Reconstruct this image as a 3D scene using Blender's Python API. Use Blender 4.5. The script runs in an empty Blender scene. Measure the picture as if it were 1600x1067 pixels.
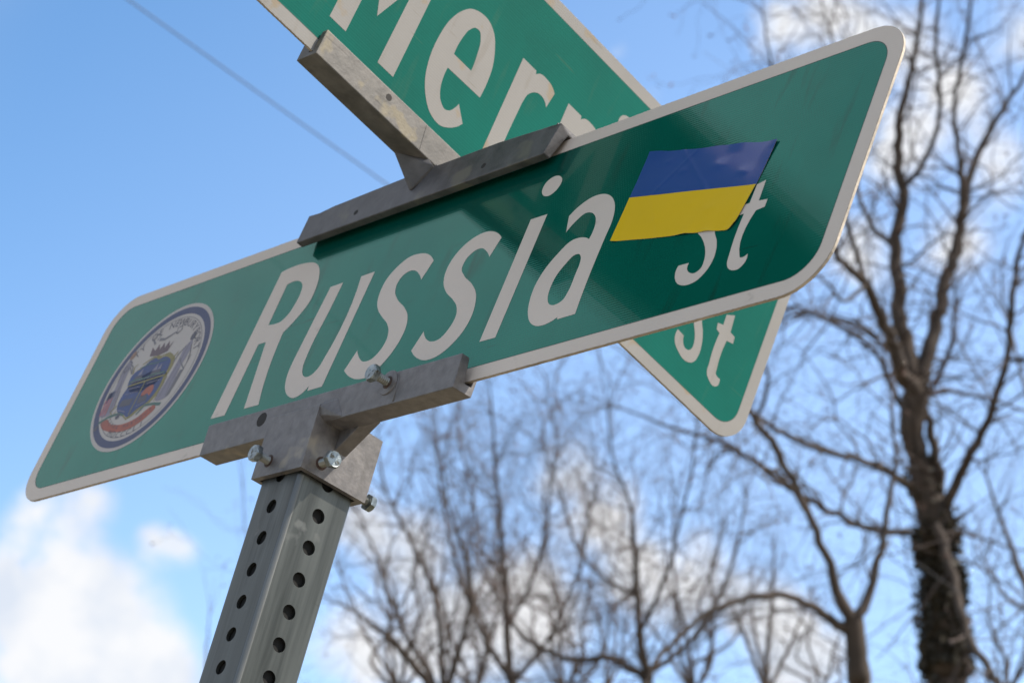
import bpy, bmesh, math, random, json
import numpy as np
from mathutils import Matrix, Vector
from mathutils.geometry import tessellate_polygon
random.seed(7); rng = np.random.default_rng(7)
IN = 0.0254
S = bpy.context.scene
COL = S.collection

# ------------------------------------------------------------------ camera
EL, ROLL = math.radians(26), math.radians(4)
up = Vector((math.sin(ROLL)*math.cos(EL), -math.cos(ROLL)*math.cos(EL), math.sin(EL)))
fw = Vector((0, 0, 1)); Yw = (fw - up*fw.dot(up)).normalized(); Xw = Yw.cross(up)
RW = Matrix((Xw, Yw, up))                      # camera-cv -> world
CAMLOC = Vector((0, 0, 1.5))
cam_d = bpy.data.cameras.new('camera'); cam = bpy.data.objects.new('camera', cam_d); COL.objects.link(cam)
cam_d.sensor_width = 22.3; cam_d.lens = 4031.4*22.3/1600
cam_d.clip_start = .05; cam_d.clip_end = 3000
cam_d.dof.use_dof = True; cam_d.dof.focus_distance = 1.80; cam_d.dof.aperture_fstop = 10.0; cam_d.dof.aperture_blades = 0
cb = RW @ Matrix(((1, 0, 0), (0, -1, 0), (0, 0, -1)))
cam.matrix_world = Matrix.Translation(CAMLOC) @ cb.to_4x4()
S.camera = cam

# rig frame (x along the near sign, y away through it, z up the sign), inches -> world
RIGR = Matrix(((0.6543595592, 0.6780599201, 0.3347361828), (-0.1868449591, 0.5739205102, -0.7973106103), (-0.7327363295, 0.4591840511, 0.5022424501)))
RIGT = Vector((-7.914164, 3.586395, 77.331746))
def orth(m):
    x = m.col[0].normalized(); y = (m.col[1] - x*m.col[1].dot(x)).normalized(); z = x.cross(y)
    return Matrix((x, y, z)).transposed()
RIG = Matrix.Translation(CAMLOC + RW @ RIGT * IN) @ orth(RW @ RIGR).to_4x4()
POST = RIG @ Matrix.Rotation(0.13433, 4, 'X')
S2 = orth(Matrix(((0.9989208359, -0.0410398467, -0.0217461413), (0.0413580240, 0.9990407708, 0.0143893045), (0.0211347469, -0.0152731535, 0.9996599688))))
SG2 = RIG @ S2.to_4x4()

# ------------------------------------------------------------------ light
sun_dir = (RIG.to_3x3() @ Vector((.45, .14, .85))).normalized()
sun_el = math.asin(sun_dir.z); sun_az = math.atan2(sun_dir.x, sun_dir.y)
sd = bpy.data.lights.new('sun', 'SUN'); sd.energy = 3.1; sd.angle = math.radians(.6); sd.color = (1, .93, .82)
sun = bpy.data.objects.new('sun', sd); COL.objects.link(sun)
sun.matrix_world = Matrix.Translation((0, 0, 30)) @ sun_dir.to_track_quat('Z', 'Y').to_matrix().to_4x4()
S.view_settings.view_transform = 'Standard'; S.view_settings.look = 'None'
S.view_settings.gamma = 1; S.view_settings.exposure = EXPOSURE = 1.15
S.view_settings.use_curve_mapping = False

W = bpy.data.worlds.new('World'); S.world = W; W.use_nodes = True
nt = W.node_tree; N = nt.nodes; L = nt.links; N.clear()
def nd(t, **k):
    n = N.new(t)
    for a, b in k.items(): setattr(n, a, b)
    return n
sky = nd('ShaderNodeTexSky', sky_type='NISHITA'); sky.sun_disc = False
sky.sun_elevation = sun_el; sky.sun_rotation = sun_az
sky.air_density = 1.0; sky.dust_density = 0.6; sky.ozone_density = 3.0; sky.altitude = 20
tc = nd('ShaderNodeTexCoord')
def vmath(op, a, b=None):
    n = nd('ShaderNodeVectorMath', operation=op)
    for i, v in enumerate((a, b)):
        if v is None: continue
        if isinstance(v, (tuple, list)): n.inputs[i].default_value = v
        else: L.new(v, n.inputs[i])
    return n
def fmath(op, a, b=None, c=None, clamp=False):
    n = nd('ShaderNodeMath', operation=op); n.use_clamp = clamp
    for i, v in enumerate((a, b, c)):
        if v is None: continue
        if isinstance(v, (int, float)): n.inputs[i].default_value = v
        else: L.new(v, n.inputs[i])
    return n.outputs[0]
D = vmath('NORMALIZE', tc.outputs['Generated']).outputs[0]
def noise(vec, scale, detail, rough=.55, dist=0):
    n = nd('ShaderNodeTexNoise'); n.inputs['Scale'].default_value = scale; n.inputs['Detail'].default_value = detail
    n.inputs['Roughness'].default_value = rough; n.inputs['Distortion'].default_value = dist
    L.new(vec, n.inputs['Vector']); return n
wn = noise(D, 22, 3)
warp = vmath('SCALE', vmath('SUBTRACT', wn.outputs['Color'], (.5, .5, .5)).outputs[0]); warp.inputs['Scale'].default_value = .022
DW = vmath('ADD', D, warp.outputs[0]).outputs[0]
# cumulus puffs: direction, angular radius, strength
PUFF = [[-0.1719,0.93,0.3248,0.0322,1],[-0.1477,0.9355,0.3208,0.0322,1],[-0.1286,0.9423,0.3092,0.0223,1],[-0.183,0.9219,0.3416,0.0150,0.45],[-0.163,0.9268,0.3390,0.0200,0.75],[-0.1752,0.916,0.3608,0.0149,0.6],[-0.1575,0.9184,0.3631,0.0149,0.6],[-0.1285,0.9262,0.3555,0.0100,0.62],[-0.120,0.9275,0.3540,0.0090,0.58],[-0.1597,0.9416,0.2965,0.0372,1],[0.0233,0.9192,0.3931,0.0174,0.6],[0.0368,0.9251,0.3778,0.0198,.8],[0.0555,0.932,0.3581,0.0198,0.9],[-0.0338,0.9316,0.3618,0.0223,0.75],[-0.0544,0.9268,0.3716,0.0174,0.6],[0.0803,0.9316,0.3545,0.0248,0.65],[0.1053,0.9323,0.3461,0.0198,0.9],[0.0123,0.9397,0.3419,0.0273,0.9],[-0.0166,0.9436,0.3308,0.0273,0.9],[-0.0505,0.9449,0.3235,0.0223,0.8],[0.1185,0.9372,0.3281,0.0223,0.8],[0.0963,0.8291,0.5507,0.0186,0.62],[0.1157,0.8273,0.5497,0.0198,0.62],[0.138,0.8294,0.5413,0.0223,0.66],[0.1587,0.8365,0.5245,0.0223,0.6],[0.1413,0.8496,0.5082,0.0198,0.7],[0.1798,0.8465,0.5011,0.0198,0.6],[0.1325,0.8716,0.472,0.0174,0.6],[0.1677,0.8622,0.4781,0.0174,0.6],[0.1849,0.8198,0.5419,0.0174,0.5],[0.0337,0.8403,0.5411,0.0079,0.25],[0.0451,0.8506,0.5239,0.0099,0.2]]
acc = None
for x, y, z, r, s in PUFF:
    d = vmath('DISTANCE', DW, (x, y, z)).outputs['Value']
    v = fmath('MULTIPLY_ADD', d, -s/(r*1.25), s)
    v = fmath('MAXIMUM', v, 0.0)
    acc = v if acc is None else fmath('MAXIMUM', fmath('MULTIPLY', fmath('ADD', acc, v), .72), fmath('MAXIMUM', acc, v))
# unseen broken cloud outside the view, cover raised to warm the ambient light
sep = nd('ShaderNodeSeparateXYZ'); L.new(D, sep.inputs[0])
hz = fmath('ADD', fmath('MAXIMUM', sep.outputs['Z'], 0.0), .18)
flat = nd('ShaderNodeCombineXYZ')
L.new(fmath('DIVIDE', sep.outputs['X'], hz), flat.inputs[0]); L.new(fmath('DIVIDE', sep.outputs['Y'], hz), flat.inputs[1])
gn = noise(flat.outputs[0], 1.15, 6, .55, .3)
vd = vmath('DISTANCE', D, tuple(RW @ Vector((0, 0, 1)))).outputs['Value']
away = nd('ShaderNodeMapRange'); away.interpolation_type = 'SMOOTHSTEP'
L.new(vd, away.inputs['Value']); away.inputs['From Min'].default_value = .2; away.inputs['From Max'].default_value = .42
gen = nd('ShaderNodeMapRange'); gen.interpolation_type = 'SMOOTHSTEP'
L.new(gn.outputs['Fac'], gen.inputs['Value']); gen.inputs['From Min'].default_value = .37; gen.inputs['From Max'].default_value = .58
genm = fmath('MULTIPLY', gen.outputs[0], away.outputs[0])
fn = noise(D, 44, 7, .62)
den = fmath('MULTIPLY', acc, fmath('ADD', fmath('MULTIPLY', fn.outputs['Fac'], 1.9), .05))
mr = nd('ShaderNodeMapRange'); mr.interpolation_type = 'SMOOTHSTEP'
L.new(den, mr.inputs['Value']); mr.inputs['From Min'].default_value = .09; mr.inputs['From Max'].default_value = .60
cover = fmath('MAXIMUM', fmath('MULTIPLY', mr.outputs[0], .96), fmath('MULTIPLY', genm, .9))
# cloud body: grey-blue bottoms to bright tops by its own noise
cn = noise(D, 26, 4, .5)
cr = nd('ShaderNodeMapRange'); L.new(cn.outputs['Fac'], cr.inputs['Value']); cr.inputs['From Min'].default_value = .36; cr.inputs['From Max'].default_value = .58
cc = nd('ShaderNodeMix', data_type='RGBA'); L.new(cr.outputs[0], cc.inputs['Factor'])
CL = 2.95
cc.inputs['A'].default_value = (.78*CL, .84*CL, .94*CL, 1); cc.inputs['B'].default_value = (1.0*CL, 1.0*CL, 1.01*CL, 1)
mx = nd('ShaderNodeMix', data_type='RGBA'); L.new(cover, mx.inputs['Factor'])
tint = nd('ShaderNodeMix', data_type='RGBA', blend_type='MULTIPLY'); tint.inputs['Factor'].default_value = 1
L.new(sky.outputs[0], tint.inputs['A'])
# deeper blue away from the sun and towards the zenith
tt = fmath('MULTIPLY_ADD', sep.outputs['X'], -.8, sep.outputs['Z'])
tr_ = nd('ShaderNodeMapRange'); tr_.interpolation_type = 'SMOOTHSTEP'; L.new(tt, tr_.inputs['Value'])
tr_.inputs['From Min'].default_value = .30; tr_.inputs['From Max'].default_value = .78
tmx = nd('ShaderNodeMix', data_type='RGBA'); L.new(tr_.outputs[0], tmx.inputs['Factor'])
tmx.inputs['A'].default_value = (1.12, 1.06, .99, 1); tmx.inputs['B'].default_value = (.50, .70, .77, 1)
L.new(tmx.outputs['Result'], tint.inputs['B'])
L.new(tint.outputs['Result'], mx.inputs['A']); L.new(cc.outputs['Result'], mx.inputs['B'])
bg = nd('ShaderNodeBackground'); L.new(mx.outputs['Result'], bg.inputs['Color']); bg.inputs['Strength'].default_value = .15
wo = nd('ShaderNodeOutputWorld'); L.new(bg.outputs[0], wo.inputs['Surface'])
W.cycles.sampling_method = 'MANUAL'; W.cycles.sample_map_resolution = 512

# ------------------------------------------------------------------ materials
def mat(name, base, rough=.5, metal=0, spec=.5, ior=None, coat=0, coat_rough=.05, var=.0, vscale=6, bump=0, bscale=60, bdet=3,
        var2=None, stretch=(1, 1, 1), lines=None, vcol=None, spots=None, grime=None):
    m = bpy.data.materials.new(name); m.use_nodes = True; t = m.node_tree; n = t.nodes; l = t.links
    b = n['Principled BSDF']; b.inputs['Base Color'].default_value = (*base, 1)
    b.inputs['Roughness'].default_value = rough; b.inputs['Metallic'].default_value = metal
    b.inputs['Specular IOR Level'].default_value = spec
    if ior: b.inputs['IOR'].default_value = ior
    b.inputs['Coat Weight'].default_value = coat; b.inputs['Coat Roughness'].default_value = coat_rough
    tcn = n.new('ShaderNodeTexCoord'); mp = n.new('ShaderNodeMapping'); mp.inputs['Scale'].default_value = stretch
    l.new(tcn.outputs['Object'], mp.inputs['Vector'])
    col = None
    if var:
        nn = n.new('ShaderNodeTexNoise'); nn.inputs['Scale'].default_value = vscale; nn.inputs['Detail'].default_value = 6; nn.inputs['Roughness'].default_value = .6
        l.new(mp.outputs[0], nn.inputs['Vector'])
        r = n.new('ShaderNodeMapRange'); r.inputs['From Min'].default_value = .3; r.inputs['From Max'].default_value = .7
        l.new(nn.outputs['Fac'], r.inputs['Value'])
        mxn = n.new('ShaderNodeMix'); mxn.data_type = 'RGBA'; l.new(r.outputs[0], mxn.inputs['Factor'])
        mxn.inputs['A'].default_value = (*[c*(1-var) for c in base], 1)
        mxn.inputs['B'].default_value = (*(var2 or [min(1, c*(1+var)) for c in base]), 1)
        col = mxn.outputs['Result']
        rr = n.new('ShaderNodeMapRange'); l.new(nn.outputs['Fac'], rr.inputs['Value'])
        rr.inputs['To Min'].default_value = max(0, rough-.08); rr.inputs['To Max'].default_value = min(1, rough+.12)
        if rough > .2: l.new(rr.outputs[0], b.inputs['Roughness'])
    if spots:
        vs, vcol2, th = spots
        n2 = n.new('ShaderNodeTexNoise'); n2.inputs['Scale'].default_value = vs; n2.inputs['Detail'].default_value = 3
        l.new(tcn.outputs['Object'], n2.inputs['Vector'])
        r2 = n.new('ShaderNodeMapRange'); l.new(n2.outputs['Fac'], r2.inputs['Value']); r2.inputs['From Min'].default_value = th; r2.inputs['From Max'].default_value = th+.06
        m2 = n.new('ShaderNodeMix'); m2.data_type = 'RGBA'; l.new(r2.outputs[0], m2.inputs['Factor'])
        if col: l.new(col, m2.inputs['A'])
        else: m2.inputs['A'].default_value = (*base, 1)
        m2.inputs['B'].default_value = (*vcol2, 1); col = m2.outputs['Result']
    if grime:                                   # water streaks, scuffs and faint scratches
        for sc, stt, lo, hi, am in (((2.2, 2.2, .35), 30, .60, .74, .55), ((.25, .25, 3.0), 55, .68, .72, .5)):
            g1 = n.new('ShaderNodeMapping'); g1.inputs['Scale'].default_value = sc; g1.inputs['Rotation'].default_value = (.2, .3, 0)
            l.new(tcn.outputs['Object'], g1.inputs['Vector'])
            g2 = n.new('ShaderNodeTexNoise'); g2.inputs['Scale'].default_value = stt; g2.inputs['Detail'].default_value = 5; l.new(g1.outputs[0], g2.inputs['Vector'])
            g3 = n.new('ShaderNodeMapRange'); l.new(g2.outputs['Fac'], g3.inputs['Value']); g3.inputs['From Min'].default_value = lo; g3.inputs['From Max'].default_value = hi; g3.inputs['To Max'].default_value = am
            g4 = n.new('ShaderNodeMix'); g4.data_type = 'RGBA'; l.new(g3.outputs[0], g4.inputs['Factor'])
            if col: l.new(col, g4.inputs['A'])
            else: g4.inputs['A'].default_value = (*base, 1)
            g4.inputs['B'].default_value = (*grime, 1); col = g4.outputs['Result']
    if col: l.new(col, b.inputs['Base Color'])
    prev = None
    if bump:
        bn = n.new('ShaderNodeTexNoise'); bn.inputs['Scale'].default_value = bscale; bn.inputs['Detail'].default_value = bdet
        l.new(mp.outputs[0], bn.inputs['Vector'])
        bu = n.new('ShaderNodeBump'); bu.inputs['Strength'].default_value = bump; bu.inputs['Distance'].default_value = .0006
        l.new(bn.outputs['Fac'], bu.inputs['Height']); prev = bu
    if lines:                                   # prismatic sheeting: fine crossed ribs
        for ang, sc, st in lines:
            m3 = n.new('ShaderNodeMapping'); m3.inputs['Rotation'].default_value = (0, ang, 0) if lines is not None else (0, 0, 0)
            l.new(tcn.outputs['Object'], m3.inputs['Vector'])
            w = n.new('ShaderNodeTexWave'); w.inputs['Scale'].default_value = sc; w.inputs['Distortion'].default_value = .6; w.inputs['Detail Scale'].default_value = 2
            w.bands_direction = 'Z'
            l.new(m3.outputs[0], w.inputs['Vector'])
            bu = n.new('ShaderNodeBump'); bu.inputs['Strength'].default_value = st; bu.inputs['Distance'].default_value = .0003
            l.new(w.outputs['Fac'], bu.inputs['Height'])
            if prev: l.new(prev.outputs[0], bu.inputs['Normal'])
            prev = bu
    if prev: l.new(prev.outputs[0], b.inputs['Normal'])
    return m
LN = [(.0, 140, .09), (1.05, 150, .05)]
M = dict(
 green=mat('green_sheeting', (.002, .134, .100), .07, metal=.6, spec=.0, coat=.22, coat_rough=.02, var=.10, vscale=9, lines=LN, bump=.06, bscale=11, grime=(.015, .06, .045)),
 green2=mat('green_sheeting_sunny', (.005, .093, .072), .7, spec=.05, coat=.0, coat_rough=.3, var=.16, vscale=7, lines=[(.12, 130, .10), (1.1, 150, .05)], bump=.06, bscale=20, grime=(.03, .10, .07)),  # copy for the sunlit sign, colour lowered to offset the sun
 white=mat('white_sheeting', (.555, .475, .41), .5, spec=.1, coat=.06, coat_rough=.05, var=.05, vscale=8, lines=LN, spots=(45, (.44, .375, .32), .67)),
 white2=mat('white_sheeting_sunny', (.232, .222, .210), .7, spec=.05, coat=.0, coat_rough=.3, var=.09, vscale=6, lines=[(.12, 130, .08)], spots=(30, (.24, .20, .15), .62), grime=(.17, .15, .12)),  # white of the sunlit sign, darker base makes up for direct sun
 plate=mat('sign_plate_edge', (.36, .31, .25), .55, metal=.4, var=.35, vscale=50, bump=.6, bscale=300),
 cast=mat('cast_aluminium', (.142, .132, .130), .48, metal=.35, var=.28, vscale=120, bump=.55, bscale=210, bdet=8, spots=(24, (.25, .22, .18), .60), grime=(.10, .092, .088)),
 castd=mat('tarnished_cast_aluminium', (.088, .083, .084), .5, metal=.3, var=.35, vscale=60, bump=.5, bscale=210, bdet=8, spots=(26, (.13, .12, .10), .62), grime=(.035, .032, .03)),
 cast2=mat('weathered_cast_aluminium', (.115, .106, .096), .6, metal=.2, var=.34, vscale=55, bump=.6, bscale=210, bdet=8, spots=(34, (.17, .145, .10), .58), grime=(.06, .052, .045)),
 galv=mat('galvanised_steel', (.088, .092, .086), .38, metal=.85, var=.42, vscale=14, stretch=(5, 5, .25), bump=.25, bscale=60, spots=(38, (.13, .13, .12), .64), grime=(.035, .036, .034)),
 seam=mat('pale_galvanised_seam', (.15, .15, .142), .42, metal=.7, var=.3, vscale=20, stretch=(4, 4, .5)),
 zinc=mat('zinc_plated_bolt', (.23, .26, .27), .36, metal=.9, var=.45, vscale=160, bump=.5, bscale=500, spots=(140, (.10, .095, .08), .62)),
 zincy=mat('zinc_plated_shank', (.24, .245, .23), .35, metal=.9, var=.3, vscale=90),
 rust=mat('rust_ring', (.06, .035, .025), .8, var=.4, vscale=120),
 blue=mat('flag_blue_vinyl', (.014, .042, .22), .35, spec=.2, coat=.6, coat_rough=.10, var=.06, vscale=12, bump=.12, bscale=30),
 yellow=mat('flag_yellow_vinyl', (.66, .42, .006), .4, spec=.1, coat=.22, coat_rough=.14, var=.05, vscale=12, bump=.12, bscale=30),
 vinylback=mat('vinyl_underside', (.6, .58, .5), .5),
 s_navy=mat('seal_navy', (.010, .020, .080), .5, coat=.12, coat_rough=.08, var=.1, vscale=30),
 s_white=mat('seal_white', (.36, .315, .285), .5, coat=.15, coat_rough=.08, var=.04, vscale=20),
 s_grey=mat('seal_grey_print', (.11, .10, .11), .5, coat=.08), s_lgrey=mat('seal_pale_print', (.17, .15, .19), .5, coat=.08),
 s_black=mat('seal_dark_print', (.045, .042, .06), .5, coat=.08), s_brown=mat('seal_crown_print', (.075, .04, .05), .5, coat=.08),
 s_blue=mat('seal_blue_print', (.012, .034, .13), .5, coat=.08, var=.35, vscale=120), s_red=mat('seal_red_print', (.36, .065, .07), .5, coat=.08),
 s_orange=mat('seal_orange_print', (.27, .06, .03), .5, coat=.08, var=.2, vscale=60), s_gold=mat('seal_gold_print', (.17, .14, .03), .5, coat=.08),
 s_green=mat('seal_green_print', (.03, .09, .07), .5, coat=.08), s_skin=mat('seal_tan_print', (.22, .12, .07), .5, coat=.08),
 bark=mat('bark', (.050, .036, .028), .85, var=.45, vscale=9, bump=.8, bscale=40, stretch=(1, 1, .3)),
 shade_liner=mat('post_shade_liner', (.004, .004, .004), .9),  # near black, so the colour carries the shade inside the post holes
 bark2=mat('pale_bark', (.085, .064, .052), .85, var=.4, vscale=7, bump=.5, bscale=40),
 twig=mat('twig', (.072, .052, .045), .8, var=.3, vscale=3), bud=mat('red_brown_bud', (.11, .055, .042), .7, var=.3, vscale=5),
 ivy=mat('ivy_leaf', (.016, .018, .010), .7, var=.5, vscale=9, var2=(.045, .034, .02)),
 wire=mat('wire_black', (.03, .03, .035), .6),
)
M['ground'] = mat('winter_grass', (.16, .13, .075), .95, var=.35, vscale=.8, bump=.5, bscale=20)
M['walk'] = mat('concrete', (.33, .31, .28), .9, var=.15, vscale=1.5)

# traced outlines (inches in the sign planes) and limb lines (world metres + radius)
GL1=[["R",[[[-3.534,2.273,1],[-3.515,8.142,1],[-2.121,8.159,0],[-1.728,8.066,0],[-1.27,7.773,0],[-0.969,7.314,0],[-0.817,6.804,0],[-0.817,6.213,0],[-1.083,5.722,0],[-1.547,5.217,1],[-1.533,4.937,0],[-0.956,2.28,1],[-1.735,2.294,1],[-2.356,5.02,1],[-2.764,5.022,1],[-2.749,2.251,1]],[[-2.716,5.789,1],[-2.758,7.43,1],[-2.055,7.389,0],[-1.78,7.178,0],[-1.638,6.795,0],[-1.652,6.422,0],[-1.766,6.014,0],[-2.025,5.766,0],[-2.343,5.737,0]]]],["u",[[[0.063,6.608,1],[0.708,6.621,1],[0.669,5.586,0],[0.581,3.849,0],[0.645,3.388,0],[0.839,3.048,0],[1.078,2.891,0],[1.378,2.913,0],[1.573,3.103,0],[1.676,3.495,0],[1.617,6.624,1],[2.298,6.639,1],[2.291,2.278,1],[1.574,2.268,1],[1.528,2.453,1],[1.32,2.23,0],[0.997,2.135,0],[0.585,2.284,0],[0.165,2.685,0],[-0.057,3.23,0],[-0.096,3.739,0],[-0.072,4.265,0]]]],["s",[[[5.36,6.244,1],[5.142,5.577,1],[4.88,5.863,0],[4.6,6.057,0],[4.354,6.128,0],[4.028,6.032,0],[3.906,5.761,0],[3.987,5.439,0],[4.31,5.057,0],[4.925,4.579,0],[5.26,4.23,0],[5.462,3.756,0],[5.464,3.282,0],[5.285,2.773,0],[5.02,2.416,0],[4.669,2.145,0],[4.16,2.137,0],[3.628,2.332,0],[3.139,2.678,1],[3.367,3.372,1],[3.579,3.11,0],[3.999,2.814,0],[4.371,2.824,0],[4.631,3.081,0],[4.716,3.404,0],[4.608,3.801,0],[4.349,4.131,0],[3.92,4.477,0],[3.534,4.816,0],[3.281,5.152,0],[3.145,5.626,0],[3.199,6.138,0],[3.476,6.509,0],[3.891,6.76,0],[4.371,6.769,0],[4.816,6.649,0]]]],["s",[[[8.441,6.265,1],[8.245,5.601,1],[7.966,5.889,0],[7.637,6.086,0],[7.353,6.072,0],[7.09,5.832,0],[7.062,5.519,0],[7.359,5.148,0],[7.967,4.674,0],[8.375,4.23,0],[8.577,3.766,0],[8.642,3.288,0],[8.521,2.807,0],[8.223,2.42,0],[7.846,2.178,0],[7.229,2.13,0],[6.762,2.323,0],[6.309,2.684,1],[6.523,3.335,1],[6.749,3.047,0],[7.176,2.808,0],[7.492,2.821,0],[7.767,3.141,0],[7.842,3.535,0],[7.667,3.941,0],[7.302,4.293,0],[6.795,4.685,0],[6.437,5.122,0],[6.285,5.617,0],[6.363,6.082,0],[6.674,6.485,0],[7.147,6.706,0],[7.663,6.713,0],[8.066,6.557,0]]]],["i",[[[9.541,6.619,1],[10.255,6.611,1],[10.262,2.224,1],[9.581,2.232,1]],[[10.078,8.075,0],[10.281,7.843,0],[10.226,7.558,0],[9.965,7.384,0],[9.63,7.495,0],[9.483,7.72,0],[9.52,8.001,0],[9.768,8.139,0]]]],["a",[[[11.542,5.578,1],[11.36,6.215,1],[11.677,6.514,0],[12.126,6.694,0],[12.616,6.653,0],[13.01,6.433,0],[13.321,6.033,0],[13.479,5.479,0],[13.465,4.828,0],[13.451,3.638,0],[13.517,2.24,1],[12.803,2.235,1],[12.776,2.315,1],[12.424,2.181,0],[12.005,2.199,0],[11.642,2.395,0],[11.336,2.791,0],[11.167,3.281,0],[11.125,3.845,0],[11.249,4.318,0],[11.552,4.797,0],[11.966,5.168,0],[12.376,5.171,0],[12.757,5.009,1],[12.783,5.423,0],[12.636,5.822,0],[12.369,6.053,0],[12.076,6.112,0],[11.786,5.911,0]],[[12.725,4.378,0],[12.597,4.523,0],[12.382,4.546,0],[12.145,4.308,0],[11.95,3.982,0],[11.893,3.497,0],[11.96,3.181,0],[12.152,2.91,0],[12.399,2.824,0],[12.701,2.92,0],[12.783,3.17,0],[12.793,3.811,0],[12.795,4.109,0]]]],["t",[[[19.383,5.105,1],[19.396,4.415,1],[19.717,4.377,1],[19.717,4.123,1],[19.426,4.089,1],[19.423,2.659,0],[19.486,2.551,0],[19.592,2.533,0],[19.729,2.605,1],[19.737,2.32,0],[19.584,2.162,0],[19.385,2.168,0],[19.177,2.288,0],[19.066,2.464,0],[19.021,2.768,0],[19.002,4.099,1],[18.723,4.094,1],[18.713,4.416,1],[19.069,4.432,1],[19.087,5.042,1]]]],["S",[[[17.146,2.909,1],[17.532,2.899,1],[17.537,2.723,0],[17.697,2.54,0],[17.932,2.471,0],[18.092,2.576,0],[18.107,2.83,0],[18.013,3.153,0],[17.802,3.509,0],[17.595,3.755,0],[17.424,3.916,0],[17.511,4.455,0],[17.284,4.855,0],[17.189,5.105,0],[17.144,5.486,0],[17.245,5.827,0],[17.5,6.09,0],[17.889,6.136,0],[18.25,5.97,0],[18.437,5.699,0],[18.481,5.464,0],[18.454,5.351,1],[18.068,5.361,1],[18.063,5.537,0],[17.903,5.72,0],[17.668,5.789,0],[17.508,5.684,0],[17.493,5.43,0],[17.587,5.107,0],[17.798,4.751,0],[18.005,4.505,0],[18.176,4.344,0],[18.089,3.805,0],[18.316,3.405,0],[18.411,3.155,0],[18.456,2.774,0],[18.355,2.433,0],[18.1,2.17,0],[17.711,2.124,0],[17.35,2.29,0],[17.163,2.561,0],[17.119,2.796,0]]]]]
GL2=[["M",[[[-6.06,11.71,1],[-5.345,11.71,1],[-5.33,15.05,1],[-4.62,13.02,1],[-3.86,15.08,1],[-3.9,11.71,1],[-3.19,11.71,1],[-3.16,17.71,1],[-3.9,17.71,1],[-4.62,15.75,1],[-5.33,17.71,1],[-6.06,17.71,1]]]],["e",[[[-0.652,12.785,1],[-0.226,12.308,1],[-0.603,11.818,0],[-0.968,11.617,0],[-1.45,11.704,0],[-1.861,12.073,0],[-2.104,12.477,0],[-2.32,13.303,0],[-2.347,14.192,0],[-2.227,15.052,0],[-1.971,15.664,0],[-1.718,15.983,0],[-1.326,16.164,0],[-0.936,16.165,0],[-0.551,15.925,0],[-0.282,15.464,0],[-0.102,14.925,0],[-0.035,14.291,0],[-0.054,13.576,1],[-1.575,13.536,1],[-1.567,13.061,0],[-1.471,12.637,0],[-1.287,12.347,0],[-1.037,12.228,0],[-0.887,12.301,0],[-0.731,12.548,0]],[[-1.582,14.119,1],[-0.752,14.12,1],[-0.8,14.77,0],[-0.927,15.353,0],[-1.081,15.564,0],[-1.265,15.545,0],[-1.42,15.346,0],[-1.549,14.852,0]]]],["r",[[[0.823,16.089,1],[1.478,16.091,1],[1.518,15.958,1],[1.68,16.125,0],[1.994,16.159,0],[2.312,16.076,0],[2.482,15.936,1],[2.385,15.254,1],[2.19,15.443,0],[1.908,15.46,0],[1.701,15.328,0],[1.546,15.098,0],[1.488,14.786,0],[1.467,14.296,0],[1.477,11.71,1],[0.823,11.71,1]]]],["r",[[[3.131,16.089,1],[3.786,16.091,1],[3.826,15.958,1],[3.988,16.125,0],[4.302,16.159,0],[4.62,16.076,0],[4.79,15.936,1],[4.693,15.254,1],[4.498,15.443,0],[4.216,15.46,0],[4.009,15.328,0],[3.854,15.098,0],[3.796,14.786,0],[3.775,14.296,0],[3.785,11.71,1],[3.131,11.71,1]]]],["S",[[[10.753,12.412,1],[11.088,12.386,1],[11.13,12.202,0],[11.299,12.042,0],[11.506,12.09,0],[11.604,12.272,0],[11.587,12.547,0],[11.477,12.825,0],[11.303,13.092,0],[11.119,13.908,0],[10.945,14.175,0],[10.788,14.6,0],[10.743,15.035,0],[10.85,15.439,0],[11.027,15.599,0],[11.294,15.664,0],[11.61,15.579,0],[11.89,15.397,0],[11.985,15.182,0],[11.967,14.888,1],[11.632,14.914,1],[11.59,15.098,0],[11.421,15.258,0],[11.214,15.21,0],[11.116,15.028,0],[11.133,14.753,0],[11.243,14.475,0],[11.417,14.208,0],[11.601,13.392,0],[11.775,13.125,0],[11.932,12.7,0],[11.977,12.265,0],[11.87,11.861,0],[11.693,11.701,0],[11.426,11.636,0],[11.11,11.721,0],[10.83,11.903,0],[10.735,12.118,0]]]],["t",[[[12.517,14.388,1],[12.88,14.629,1],[12.943,13.94,1],[13.189,13.924,1],[13.223,13.649,1],[12.913,13.55,1],[12.92,12.393,0],[12.963,12.154,0],[13.212,12.123,1],[13.181,11.795,0],[13.018,11.693,0],[12.751,11.764,0],[12.607,11.872,0],[12.52,12.347,0],[12.503,13.568,1],[12.318,13.611,1],[12.274,13.852,1],[12.531,13.957,1]]]],["i",[[[5.28,11.71,1],[5.98,11.71,1],[5.98,16.09,1],[5.28,16.09,1]],[[5.34,17.46,0],[5.63,17.57,0],[5.94,17.44,0],[6.0200000000000005,17.16,0],[5.9,16.9,0],[5.63,16.8,0],[5.34,16.9,0],[5.23,17.16,0]]]],["l",[[[6.8,11.71,1],[7.5,11.71,1],[7.5,17.71,1],[6.8,17.71,1]]]],["l",[[[8.4,11.71,1],[9.1,11.71,1],[9.1,17.71,1],[8.4,17.71,1]]]]]
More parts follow.
